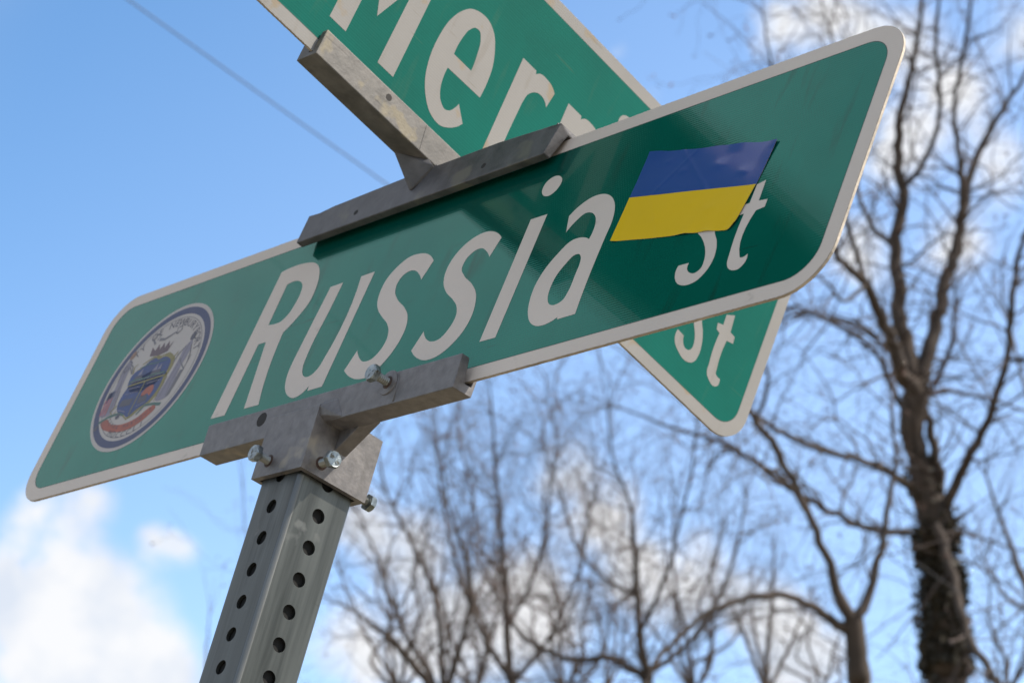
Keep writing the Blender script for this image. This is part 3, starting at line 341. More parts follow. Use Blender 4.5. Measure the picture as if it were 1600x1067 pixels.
# ------------------------------------------------------------------ perforated post
PX0, PX1, PY0, PY1 = 1.905, 3.895, -.494, 1.496
PCX, PCY = (PX0+PX1)/2, (PY0+PY1)/2
ax = (POST.to_3x3() @ Vector((0, 0, 1))); o0 = POST @ Vector((PCX*IN, PCY*IN, 0))
ZB = -(o0.z/ax.z)/IN                          # post-frame z where the axis meets the ground
post = empty('sign_post', POST, (PCX, PCY, ZB))
tag(post, 'leaning square grey galvanised steel post punched with a line of round holes', 'post')
mb = MB(); WT = .105; R0 = .16; HR = .2187; K = 20
def side(rot):
    """one wall with punched holes; local u across the wall, w outward"""
    ca, sa = math.cos(rot), math.sin(rot); H = (PX1-PX0)/2
    def P(u, w, z): return (PCX+u*ca+w*sa, PCY+u*sa-w*ca, z)
    ztop = .3; zz = ztop
    hz0 = -.196
    k = 0
    U = H-R0
    for wv in (H, H-WT):
        z = hz0
        # strip above first cell
        mb.add([P(-U, wv, hz0+.5), P(U, wv, hz0+.5), P(U, wv, ztop), P(-U, wv, ztop)], [(0, 1, 2, 3)])
        i = 0
        while hz0-i-.5 > ZB-12:
            zc = hz0-i
            ring = [P(HR*math.cos(2*math.pi*j/K), wv, zc+HR*math.sin(2*math.pi*j/K)) for j in range(K)]
            out = []
            for j in range(K):
                t = 2*math.pi*j/K; c, s_ = math.cos(t), math.sin(t); q = 1/max(abs(c)/U, abs(s_)/.5)
                out.append(P(c*q, wv, zc+s_*q))
            cor = [P(U, wv, zc+.5), P(-U, wv, zc+.5), P(-U, wv, zc-.5), P(U, wv, zc-.5)]
            fs = [(j, (j+1) % K, K+(j+1) % K, K+j) for j in range(K)]
            # corner fill triangles
            ang = math.atan2(.5, U)
            for ci, th in enumerate((ang, math.pi-ang, math.pi+ang, 2*math.pi-ang)):
                j = int(th/(2*math.pi/K)); fs.append((K+j, 2*K+ci, K+(j+1) % K))
            mb.add(ring+out+cor, fs); i += 1
    i = 0
    while hz0-i-.5 > ZB-12:                     # hole walls
        zc = hz0-i
        vs = [P(HR*math.cos(2*math.pi*j/K), wv, zc+HR*math.sin(2*math.pi*j/K)) for wv in (H, H-WT) for j in range(K)]
        mb.add(vs, [(j, (j+1) % K, K+(j+1) % K, K+j) for j in range(K)]); i += 1
    zend = hz0-i+.5
    # rounded corner strip at +u end
    arc = []
    for j in range(7):
        t = math.pi/2*j/6; arc.append((U+R0*math.sin(t), U+R0*math.cos(t)))
    vs = [P(u, w, z) for z in (ztop, zend) for u, w in arc]
    mb.add(vs, [(j, j+1, 7+j+1, 7+j) for j in range(6)])
    vs = [P(u, w, z) for z in (ztop, zend) for u, w in ((U, U+R0-WT), (U+.05, U+.05), (U+R0-WT, U))]
    mb.add(vs, [(0, 1, 4, 3), (1, 2, 5, 4)])
    return zend
for q in range(4): zend = side(q*math.pi/2)
tube = mb.build('tube', M['galv'], post, recalc=False)
for p in tube.data.polygons: p.use_smooth = False
# paler seam strip that runs down the front right corner
mb = MB(); arc = []
for j in range(6):
    t = math.radians(8+74*j/5); arc.append(((PX1-R0)+(R0+.004)*math.sin(t), (PY0+R0)-(R0+.004)*math.cos(t)))
random.seed(3); rows = []
nz = 60
for i in range(nz+1):
    z = -1.3-(abs(zend)-1.3)*i/nz; rows.append([(x+random.uniform(-.002, .002), y, z) for x, y in arc])
mb.add([v for r in rows for v in r], [(i*6+j, i*6+j+1, (i+1)*6+j+1, (i+1)*6+j) for i in range(nz) for j in range(5)])
mb.build('corner_seam', M['seam'], post, recalc=False)
mb = MB(); q = WT+.03; mb.box((PX0+q, PY0+q, ZB-10), (PX1-q, PY1-q, .25)); mb.build('shade_sleeve', M['shade_liner'], post)  # assumed sleeve, added near black so the punched holes read as shade

# ------------------------------------------------------------------ lower bracket: socket on the post + channel that holds the near sign
br = empty('post_cap_bracket', POST, (PCX, PCY, -1.23))
tag(br, 'grey cast aluminium cap bracket clamped on the post top, holding the lower street sign', 'bracket')
SX0, SX1, SY0, SY1, SZ0 = 1.687, 4.137, -.701, 1.732, -1.23
mb = MB()
prof = [(SY0, SZ0), (SY1, SZ0), (SY1, .79), (.40, .83), (.31, .83), (.31, 1.0), (-.30, 1.0), (-.395, 1.05), (SY0, .79)]
# outer walls: sides at x0/x1 (profile), front, back, sloping top, bottom ring and cavity
def wall(x, rev): 
    v, f = flat([prof], lambda a, b: (x, a, b)); mb.add(v, f)
wall(SX0, 0); wall(SX1, 1)
for (a, b) in zip(prof[1:], prof[2:]+prof[:1]):
    mb.add([(SX0, *a), (SX1, *a), (SX1, *b), (SX0, *b)], [(0, 1, 2, 3)])
i0x, i1x, i0y, i1y = PX0-.03, PX1+.03, PY0-.03, PY1+.03
mb.add([(SX0, SY0, SZ0), (SX1, SY0, SZ0), (SX1, SY1, SZ0), (SX0, SY1, SZ0), (i0x, i0y, SZ0), (i1x, i0y, SZ0), (i1x, i1y, SZ0), (i0x, i1y, SZ0),
        (i0x, i0y, .4), (i1x, i0y, .4), (i1x, i1y, .4), (i0x, i1y, .4)],
       [(0, 1, 5, 4), (1, 2, 6, 5), (2, 3, 7, 6), (3, 0, 4, 7), (4, 5, 9, 8), (5, 6, 10, 9), (6, 7, 11, 10), (7, 4, 8, 11), (8, 9, 10, 11)])
mb.build('socket', M['cast'], br, bevel=.05)
BXA, BXB, BZA, BZB, BYF, BYB = -2.257, 9.919, .375, 1.441, -.39, .301
prof = [(BYF, BZA), (BYB, BZA), (BYB+.10, BZB), (BYB+.02, BZB+.0), (.205, .66), (-.03, .66), (-.10, BZB), (BYF, BZB)]
mb = MB(); mb.prism(prof, 'x', BXA, BXB)
ch = mb.build('channel', M['cast'], br, bevel=.03)
hull([(SX1-.02, -.70, .77), (4.50, -.392, 1.07), (4.98, -.392, .40), (SX1-.02, -.392, .36), (SX1-.02, -.60, .50), (SX1-.02, -.392, 1.07)], 'web', M['cast'], br, .02)
mb = MB(); mb.prism([(SX1-.02, -.28), (5.38, .64), (5.38, .9), (SX1-.02, .9)], 'y', .22, .66); mb.build('gusset', M['cast'], br, .03)
# boss, curved seam around the channel bolt, dark disc painted as the hole's shade
BCX, BCZ = 6.80, 1.12
mb = MB(); mb.tube([(BCX, BYF+.01, BCZ), (BCX, BYF-.035, BCZ)], [.40, .385], 28)
mb.build('boss', M['cast'], br, .01)
pts = [(BCX+.46*math.cos(t), BYF-.002, BCZ+.02+.30*math.sin(t)) for t in [math.radians(a) for a in range(95, -1, -12)]]+[(BCX+.47, BYF-.002, .9), (BCX+.49, BYF-.002, .42)]
mb = MB(); mb.tube(pts, .022, 6); mb.build('casting_seam', M['cast'], br, smooth=True)
hole_m = mat('hole_shade', (.016, .013, .011), .8, metal=.0, var=.3, vscale=90)  # near-black colour standing in for shade inside the flush holes
mb = MB(); n = 24
ring = [(.69+.235*math.cos(2*math.pi*j/n), 1.09+.235*math.sin(2*math.pi*j/n)) for j in range(n)]
vs = [(u, BYF-.003, v) for u, v in ring]+[(u, BYF+.0, v) for u, v in ring]
mb.add(vs+[(.69, BYF-.002, 1.09)], [(j, (j+1) % n, n+(j+1) % n, n+j) for j in range(n)]+[(n+j, n+(j+1) % n, 2*n) for j in range(n)])
mb.build('screw_hole_shade', hole_m, br, recalc=False)

def bolt(parent, root, axis, length, hr=.27, ht=.20, sr=.135, spin=.2, hw=None):
    """hex bolt standing out of a face at root along axis"""
    root = Vector(root); axis = Vector(axis).normalized(); a = axis.orthogonal().normalized(); b = axis.cross(a)
    mb = MB(); tip = root+axis*(length+ht)
    pts = []; rad = []
    for i in range(17):
        pts.append(root-axis*.05+axis*(length+.06)*i/16); rad.append(sr*(1.0 if i % 2 else .86))
    mb.tube(pts, rad, 16); sh = mb.build('bolt', M['zincy'], parent)
    mb = MB(); hx = lambda r, d, o=0, k=6: [root+axis*d+(a*math.cos(spin+2*math.pi*(j+o)/k)+b*math.sin(spin+2*math.pi*(j+o)/k))*r for j in range(k)]
    k = 24
    def circ(r, d): return [root+axis*d+(a*math.cos(spin+2*math.pi*j/k)+b*math.sin(spin+2*math.pi*j/k))*r for j in range(k)]
    def hexk(d, sc=1.0):
        o = []
        for j in range(k):
            t = 2*math.pi*j/k; m_ = (t+math.pi/6) % (math.pi/3)-math.pi/6
            # distance to hexagon edge with vertices at multiples of 60 degrees
            mm = (t % (math.pi/3))-math.pi/6; r = hr*math.cos(math.pi/6)/math.cos(mm)*sc
            o.append(root+axis*d+(a*math.cos(spin+t)+b*math.sin(spin+t))*r)
        return o
    rings = [circ(hr*.80, length), hexk(length+.012), hexk(length+ht-.035), circ(hr*.86, length+ht), circ(hr*.80, length+ht-.004)]
    vs = [v for r in rings for v in r]+[root+axis*(length+ht-.008)]
    fs = [(i*k+j, i*k+(j+1) % k, (i+1)*k+(j+1) % k, (i+1)*k+j) for i in range(4) for j in range(k)]
    fs += [(4*k+j, 4*k+(j+1) % k, 5*k) for j in range(k)]+[tuple(range(k))[::-1]]
    mb.add(vs, fs); hd = mb.build('head', M['zinc'], sh)
    mb = MB()                                   # raised radial grade marks on the head
    for t in (.4, .4+2*math.pi/3, .4+4*math.pi/3):
        d = a*math.cos(t)+b*math.sin(t); e = axis.cross(d); c0 = root+axis*(length+ht-.002)
        p, q = c0+d*.07, c0+d*.17
        mb.add([p+e*.011-axis*.01, p-e*.011-axis*.01, q-e*.011-axis*.01, q+e*.011-axis*.01, p+e*.011+axis*.006, p-e*.011+axis*.006, q-e*.011+axis*.006, q+e*.011+axis*.006],
               [(4, 5, 6, 7), (0, 1, 5, 4), (1, 2, 6, 5), (2, 3, 7, 6), (3, 0, 4, 7)])
    mb.build('grade_mark', M['zinc'], sh)
    mb = MB(); mb.tube([root+axis*.004, root+axis*.012], [sr*1.5, sr*1.42], 20); mb.build('rust_collar', M['rust'], sh)
    return sh
bolt(br, (2.34, SY0, -.74), (0, -1, 0), .40, spin=.1)
bolt(br, (SX1, -.08, -.82), (1, -.05, .02), .48, spin=.5)
bolt(br, (BCX, BYF-.035, BCZ), (0, -1, 0), .46, spin=.3)
bolt(br, (3.75, SY1, -.98), (0, 1, .02), .30, spin=.2)
for o in br.children:
    if o.name.startswith('bolt'): pass

# ------------------------------------------------------------------ street signs
TH = .08
def sign_y(z_off):                              # near sign, face at y=0 looking to -y
    return lambda u, v: (u, -z_off, v)
def make_sign(name, frame, base, label, a, b, c, d, border, P, glyphs, mg, mw, holes=None):
    """P(u, v, off): sign-plane coords and offset in front of the face -> frame coords"""
    root = empty(name, frame, base); tag(root, label, 'street sign')
    out = rrect(a, b, c, d, 1.4, 12)
    mb = MB(); n = len(out)
    vs = [P(u, v, -.002) for u, v in out]+[P(u, v, -TH+.002) for u, v in out]
    t = tessellate_polygon([[Vector((u, v, 0)) for u, v in out]])
    mb.add(vs, [(i, (i+1) % n, n+(i+1) % n, n+i) for i in range(n)]+[tuple(x) for x in t]+[tuple(n+i for i in x) for x in t])
    mb.build('plate', M['plate'], root)
    inner = rrect(a+border, b-border, c+border, d-border, .92, 12)
    dn = densify(rrect(a+.015, b-.015, c+.012, d-.012, 1.39, 12), .05, .018)
    mb = MB()
    for off in (.004, -TH-.002):
        v, f = flat([dn, inner[::-1]], lambda x, y: P(x, y, off)); mb.add(v, f)
    mb.build('border', mw, root)
    mb = MB()
    nx = 1
    for off in (.004, -TH-.002):
        v, f = flat([inner], lambda x, y: P(x, y, off)); mb.add(v, f)
    mb.build('green_panel', mg, root)
    mb = MB()                                    # dark cut line round the green film
    i2 = rrect(a+border-.018, b-border+.018, c+border-.018, d-border+.018, .93, 12)
    v, f = flat([i2, inner[::-1]], lambda x, y: P(x, y, .007)); mb.add(v, f)
    mb.build('film_edge', M['filmedge'], root)
    for ch_, cs in glyphs:
        mb = MB(); loops = [smooth_path(c_) for c_ in cs]
        if ch_ in ('i',):                        # separate islands
            for l in loops:
                v, f = flat([l], lambda x, y: P(x, y, .009)); mb.add(v, f)
        else:
            v, f = flat(loops, lambda x, y: P(x, y, .009)); mb.add(v, f)
        mb.build('letter', mw, root, recalc=False)
    return root
M['filmedge'] = mat('film_edge_dark', (.04, .06, .05), .6)
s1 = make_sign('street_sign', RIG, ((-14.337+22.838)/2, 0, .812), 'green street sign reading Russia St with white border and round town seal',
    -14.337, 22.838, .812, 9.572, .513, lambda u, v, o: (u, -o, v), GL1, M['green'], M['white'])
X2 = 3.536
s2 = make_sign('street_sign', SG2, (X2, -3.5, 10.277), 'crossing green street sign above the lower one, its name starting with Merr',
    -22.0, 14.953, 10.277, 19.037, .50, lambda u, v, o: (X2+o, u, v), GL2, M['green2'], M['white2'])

# ------------------------------------------------------------------ town seal on the near sign
CX, CZ = -8.99, 5.12
SDX = CX+8.86
seal = None
def disc(r0, r1, off, k=72):
    mb = MB()
    a = [(CX+r1*math.cos(2*math.pi*j/k), CZ+r1*math.sin(2*math.pi*j/k)) for j in range(k)]
    if r0:
        b = [(CX+r0*math.cos(2*math.pi*j/k), CZ+r0*math.sin(2*math.pi*j/k)) for j in range(k)]
        mb.add([(u, -off, v) for u, v in a+b], [(j, (j+1) % k, k+(j+1) % k, k+j) for j in range(k)])
    else:
        mb.add([(u, -off, v) for u, v in a], [tuple(range(k))])
    return mb
seal = disc(0, 3.03, .009).build('seal', M['s_white'], s1, recalc=False)
disc(2.60, 2.88, .013).build('ring', M['s_navy'], seal, recalc=False)
def decal(name, m, polys, off=.013, sm=True):
    for p in polys:
        p = [(x+(SDX if name != 'rope_border' else 0), z) for x, z in p] if name not in ('shield_outline',) else p
        pts = [(x, z, 0 if sm else 1) for x, z in p]; mb = MB()
        v, f = flat([smooth_path(pts, 4) if sm else p], lambda x, y: (x, -off, y)); mb.add(v, f)
        mb.build(name, m, seal, recalc=False)
def ribbon(pts, w0, w1=None):
    """polyline -> thin closed outline"""
    w1 = w0 if w1 is None else w1; n = len(pts); Lp = []; Rp = []
    for i, p in enumerate(pts):
        p = Vector(p); d = (Vector(pts[min(i+1, n-1)])-Vector(pts[max(i-1, 0)])).normalized(); q = Vector((-d.y, d.x)); w = w0+(w1-w0)*i/(n-1)
        Lp.append(tuple(p+q*w/2)); Rp.append(tuple(p-q*w/2))
    return Lp+Rp[::-1]
# shield: scalloped chief with ships, quartered field, gold outline
sh_top = [(-10.25,5.02),(-10.3,5.45),(-10.12,5.62),(-9.85,5.66),(-9.55,5.90),(-9.2,5.98),(-8.95,5.86),(-8.62,5.90),(-8.3,5.80),(-8.05,5.62),(-7.95,5.30),(-8.0,5.02)]
sh_low = [(-10.15,4.98),(-8.02,4.98),(-7.98,4.4),(-8.25,3.95),(-8.75,3.75),(-9.15,3.52),(-9.55,3.72),(-10.1,3.95),(-10.3,4.35)]
decal('shield_outline', M['s_gold'], [[(CX-.3+(x-CX+.3)*1.07, 4.75+(z-4.75)*1.07) for x, z in sh_top], [(CX-.3+(x-CX+.3)*1.07, 4.75+(z-4.75)*1.07) for x, z in sh_low]], .012)
decal('shield', M['s_blue'], [sh_top, sh_low], .014)
decal('shield_bar', M['s_gold'], [ribbon([(-10.2,5.0),(-9.1,5.0),(-7.95,5.0)], .07), ribbon([(-9.12,4.98),(-9.14,3.6)], .06)], .016, False)
decal('ship', M['s_black'], [[(-10.0,5.22),(-9.5,5.2),(-9.55,5.34),(-9.98,5.36)],[(-9.0,5.22),(-8.4,5.2),(-8.45,5.36),(-8.98,5.36)],[(-10.1,4.1),(-9.4,4.05),(-9.4,4.35),(-10.1,4.38)],[(-8.95,4.0),(-8.4,4.05),(-8.5,4.3),(-9.0,4.35)]], .016, False)
decal('sail', M['s_lgrey'], [[(-9.9,5.38),(-9.65,5.38),(-9.7,5.66)],[(-9.0,5.38),(-8.72,5.38),(-8.8,5.68)],[(-8.7,5.38),(-8.48,5.38),(-8.55,5.62)]], .016, False)
decal('lion', M['s_orange'], [[(-8.95,4.46),(-8.8,4.62),(-8.4,4.68),(-8.28,4.5),(-8.35,4.24),(-8.55,4.36),(-8.85,4.28)]], .016)
decal('scroll', M['s_gold'], [ribbon([(-10.3,5.55),(-10.42,5.85),(-10.25,5.95)], .07, .03), ribbon([(-8.0,5.6),(-7.82,5.95),(-7.72,5.75)], .07, .03), ribbon([(-10.3,4.2),(-10.55,4.0),(-10.3,3.8),(-10.15,3.95)], .08, .04), ribbon([(-8.0,4.2),(-7.8,4.1),(-7.85,3.9)], .08, .04), ribbon([(-9.6,3.7),(-9.15,3.42),(-8.7,3.68)], .06), ribbon([(-9.9,5.85),(-9.4,6.05),(-8.9,5.98),(-8.4,6.02),(-8.1,5.86)], .05)], .015, False)
decal('crown', M['s_brown'], [[(-9.72,6.16),(-9.15,6.06),(-8.62,6.14),(-8.50,6.56),(-8.66,6.36),(-8.82,6.62),(-8.94,6.34),(-9.12,6.62),(-9.24,6.34),(-9.42,6.62),(-9.52,6.36),(-9.82,6.56)]], .014, False)
decal('horn_crest', M['s_grey'], [ribbon([(-9.75,6.68),(-10.05,6.95),(-9.9,7.15),(-9.6,7.05),(-9.75,6.85)], .09, .05), ribbon([(-9.6,6.85),(-9.25,6.78),(-8.95,6.86),(-8.7,6.95),(-8.5,6.85)], .13, .06), ribbon([(-8.55,6.85),(-8.35,7.0),(-8.45,7.18),(-8.68,7.12),(-8.6,6.95)], .08, .05)], .014, False)
# supporters
def figure(cx, s):
    X = lambda u: cx+u*s
    return dict(head=[(X(-.10),6.30),(X(.10),6.32),(X(.16),6.50),(X(.02),6.66),(X(-.12),6.55)],
     body=[(X(-.05),6.30),(X(.20),6.10),(X(.24),5.6),(X(.30),5.1),(X(.44),4.3),(X(.52),3.95),(X(.02),3.85),(X(-.25),3.95),(X(-.18),4.6),(X(-.14),5.2),(X(-.22),5.7),(X(-.16),6.15)])
fl, fr = figure(-10.95, 1), figure(-7.28, -1)
decal('supporter', M['s_lgrey'], [fl['body']], .013); decal('supporter', M['s_lgrey'], [fr['body']], .013)
decal('supporter_head', M['s_skin'], [fl['head']], .014); decal('supporter_head', M['s_black'], [fr['head']], .014)
decal('robe_fold', M['s_grey'], [ribbon([(-10.95,6.2),(-10.92,5.6),(-10.75,4.9),(-10.62,4.0)], .035), ribbon([(-11.05,5.7),(-10.7,5.9),(-10.45,5.6)], .05), ribbon([(-10.8,5.3),(-10.9,4.6),(-10.8,4.0)], .03), ribbon([(-7.3,6.2),(-7.35,5.5),(-7.5,4.8),(-7.6,4.0)], .035), ribbon([(-7.5,5.6),(-7.2,5.3),(-6.85,5.0)], .05), ribbon([(-7.2,5.1),(-7.3,4.5),(-7.2,3.95)], .03)], .015, False)
decal('shield_ray', M['s_lgrey'], [ribbon([(-10.05,4.85),(-9.3,4.8)], .03), ribbon([(-10.1,4.62),(-9.3,4.6)], .025), ribbon([(-10.1,3.98),(-9.5,3.8)], .03), ribbon([(-8.95,4.85),(-8.1,4.85)], .03), ribbon([(-8.9,3.9),(-8.4,4.0)], .03), ribbon([(-10.1,5.12),(-8.1,5.12)], .03)], .017, False)
decal('mantle', M['s_green'], [ribbon([(-10.25,5.15),(-9.9,5.2),(-9.3,5.14),(-8.8,5.2),(-8.05,5.14)], .07), ribbon([(-9.95,5.7),(-9.5,5.78),(-9.0,5.72),(-8.4,5.74)], .05)], .018, False)
decal('supporter_arm', M['s_grey'], [ribbon([(-10.85,6.1),(-10.55,5.9),(-10.4,5.55)], .06), ribbon([(-11.0,6.05),(-11.15,5.7),(-11.1,5.35)], .05), ribbon([(-7.45,6.1),(-7.7,5.8),(-7.8,5.45)], .06), ribbon([(-7.15,6.1),(-6.95,5.7),(-6.85,5.3)], .05), ribbon([(-10.6,4.9),(-10.45,4.2)], .03), ribbon([(-10.95,4.9),(-10.98,4.1)], .03), ribbon([(-7.75,4.9),(-7.8,4.1)], .03), ribbon([(-7.05,4.9),(-7.15,4.0)], .03)], .016, False)
decal('rope_border', M['s_grey'], [ribbon([(CX+2.46*math.cos(math.radians(t)), CZ+2.46*math.sin(math.radians(t))) for t in range(a_, a_+61, 6)], .022) for a_ in range(0, 360, 60)], .014, False)
decal('net', M['s_grey'], [ribbon([(-6.95,5.0),(-7.0,4.4),(-7.1,3.95)], .22, .14)], .014, False)
decal('trident', M['s_grey'], [ribbon([(-6.82,5.6),(-6.9,4.8),(-7.0,4.0)], .03)], .016, False)
decal('flag_canton', M['s_navy'], [[(-11.05,5.0),(-11.28,4.92),(-11.33,4.45),(-11.05,4.5)], [(-11.28,4.9),(-11.28,4.65),(-10.9,4.72),(-10.92,4.98)]], .014, False)
decal('flag_stripe', M['s_red'], [ribbon([(-11.26,4.62),(-11.18,3.95)], .07), ribbon([(-11.10,4.66),(-11.02,3.92)], .07), ribbon([(-10.94,4.68),(-10.86,3.92)], .07)], .015, False)
decal('banner', M['s_orange'], [[(-10.85,3.62),(-10.62,3.36),(-10.1,3.12),(-9.4,2.95),(-8.8,2.90),(-8.2,3.02),(-7.75,3.26),(-7.48,3.55),(-7.62,3.70),(-7.95,3.62),(-8.4,3.36),(-9.0,3.24),(-9.6,3.28),(-10.15,3.44),(-10.5,3.68)]], .014)
decal('cannon', M['s_green'], [ribbon([(-11.0,3.62),(-10.5,3.78),(-9.9,3.80),(-9.5,3.66)], .13, .09), ribbon([(-8.6,3.50),(-8.3,3.82),(-7.8,3.78),(-7.25,3.66)], .09, .13)], .016, False)
decal('cannon_wheel', M['s_black'], [[(-11.0+.13*math.cos(t), 3.40+.13*math.sin(t)) for t in [j*math.pi/6 for j in range(12)]], [(-9.85+.13*math.cos(t), 3.68+.13*math.sin(t)) for t in [j*math.pi/6 for j in range(12)]]], .017, False)
# lettering round the seal and on the banner, from the built-in font
def text_mesh(ch, size):
    c = bpy.data.curves.new('t', 'FONT'); c.body = ch; c.size = size; c.align_x = 'CENTER'; c.resolution_u = 3
    o = bpy.data.objects.new('t', c); COL.objects.link(o); bpy.context.view_layer.update()
    me = bpy.data.meshes.new_from_object(o.evaluated_get(bpy.context.evaluated_depsgraph_get()))
    vs = [v.co.copy() for v in me.vertices]; fs = [tuple(p.vertices) for p in me.polygons]
    bpy.data.objects.remove(o); bpy.data.curves.remove(c); bpy.data.meshes.remove(me); return vs, fs
def ring_text(s, a0, a1, r, size, inward=False, cx=CX, cz=CZ, mbx=None, off=.014):
    n = len(s)
    for i, ch_ in enumerate(s):
        if ch_ == ' ': continue
        t = math.radians(a0+(a1-a0)*i/(n-1)); vs, fs = text_mesh(ch_, size)
        rot = t-math.pi/2 if not inward else t+math.pi/2
        c_, s_ = math.cos(rot), math.sin(rot)
        mbx.add([(cx+r*math.cos(t)+v.x*c_-v.y*s_, -off, cz+r*math.sin(t)+v.x*s_+v.y*c_) for v in vs], fs)
mb = MB(); ring_text('CITY OF NEWBURYPORT', 160, 20, 2.10, .44, mbx=mb); mb.build('seal_lettering', M['s_black'], seal, recalc=False)
mb = MB(); ring_text('MDCCCLI', 246, 294, 2.46, .36, True, mbx=mb); mb.build('seal_lettering', M['s_black'], seal, recalc=False)
mb = MB(); ring_text('TERRA MARIQUE', 228, 310, 2.03, .24, True, cx=-9.15, cz=5.05, mbx=mb, off=.017); mb.build('seal_lettering', M['s_brown'], seal, recalc=False)

# ------------------------------------------------------------------ cross bracket on top
cr_ = empty('cross_bracket', RIG, (X2, 0, 8.71))
tag(cr_, 'grey cast aluminium cross bracket joining the two street signs at a right angle', 'bracket')
CXA, CXB = -2.50, 9.62
mb = MB()
def rung(x, zt, j=0):
    return [(x, y, z) for y, z in [(-.5, 8.71), (-.23, 8.71), (-.10, 9.60), (.10, 9.60), (.16, 8.71), (.42, 8.71), (.42, zt), (-.5, zt)]]
xs = [CXA, -1.9, -1.2, 2.4, 3.14, 4.2, 6.9, 8.9, CXB-.28, CXB]; zt = [9.84, 9.80, 9.88, 9.97, 10.06, 9.98, 9.98, 9.86, 9.84, 9.80]
vs = []
for x, z in zip(xs, zt): vs += rung(x, z)
for i in range(8): x_, y_, z_ = vs[-8+i]; vs[-8+i] = (x_+(.16 if z_ > 9.2 else -.10), y_, z_)
fs = [(i*8+j, i*8+(j+1) % 8, (i+1)*8+(j+1) % 8, (i+1)*8+j) for i in range(len(xs)-1) for j in range(8)]
cap = tessellate_polygon([[Vector((y, z, 0)) for _, y, z in rung(0, 9.84)]])
fs += [tuple(t) for t in cap]+[tuple((len(xs)-1)*8+i for i in t) for t in cap]
mb.add(vs, fs); lower = mb.build('lower_channel', M['castd'], cr_, bevel=.035)
# chipped casting flash at its end
for i in range(7):
    x = CXB-.02+random.uniform(-.06, .07); y = -.46+i*.07; z = 9.80+random.uniform(-.05, .02); r = random.uniform(.03, .07)
    if i == 0: cm = []
    cm += [(x, y, z, r)]
mb = MB()
for x, y, z, r in cm: 
    mb.tube([(x-r, y, z), (x, y+.01, z+r*.4), (x+r*.8, y+.02, z-.01)], [r*.4, r, r*.3], 6)
mb.build('casting_flash', M['castd'], cr_)
mb = MB()
for x in (.41, 6.64):
    mb = MB(); mb.tube([(x, -.506, 9.14), (x, -.49, 9.14)], [.10, .10], 14)
    mb.build('pin_hole_shade', hole_m, cr_)  # flush disc, the pin hole's inner shade is only its colour
# upper channel follows the crossing sign's own frame
RinvS2 = S2
def s2r(p): v = RinvS2 @ Vector(p); return tuple(v)
UA, UB = -6.06, 5.9
prof = [(2.90, 10.08), (3.84, 10.08), (3.84, 11.06), (3.60, 11.06), (3.575, 10.25), (3.415, 10.25), (3.39, 11.06), (2.90, 11.06)]
mb = MB(); ys = [UA, -3.0, 0, 3.0, UB]; n = 8
vs = [s2r((x, y, z)) for y in ys for x, z in prof]
fs = [(i*8+j, i*8+(j+1) % 8, (i+1)*8+(j+1) % 8, (i+1)*8+j) for i in range(len(ys)-1) for j in range(8)]
cap = tessellate_polygon([[Vector((x, z, 0)) for x, z in prof]])
fs += [tuple(t) for t in cap]+[tuple((len(ys)-1)*8+i for i in t) for t in cap]
mb.add(vs, fs); mb.build('upper_channel', M['cast2'], cr_, bevel=.035)
mb = MB(); c0 = s2r((3.845, -3.17, 10.78)); c1 = s2r((3.83, -3.17, 10.78)); mb.tube([c0, c1], .115, 14); mb.build('pin_hole_shade', hole_m, cr_)  # flush dark disc painted for the shade of a pin hole
mb = MB(); mb.tube([s2r((3.842, -1.42, 10.15)), s2r((3.842, -1.55, 11.0))], .012, 5); mb.build('casting_seam', M['cast2'], cr_)
hull([s2r((2.92, -1.70, 10.12)), s2r((3.82, -1.0, 10.12)), (3.86, -.56, 9.98), (3.10, -.545, 9.22), (3.24, -.545, 9.24), (3.86, -.40, 9.9), (2.90, -.40, 10.1), (3.14, -.40, 9.25), (2.86, -.45, 9.85)], 'hub', M['castd'], cr_, .025)
mb = MB(); mb.box((2.93, -.42, 9.9), (3.83, .40, 10.14)); mb.build('hub_block', M['castd'], cr_, .02)

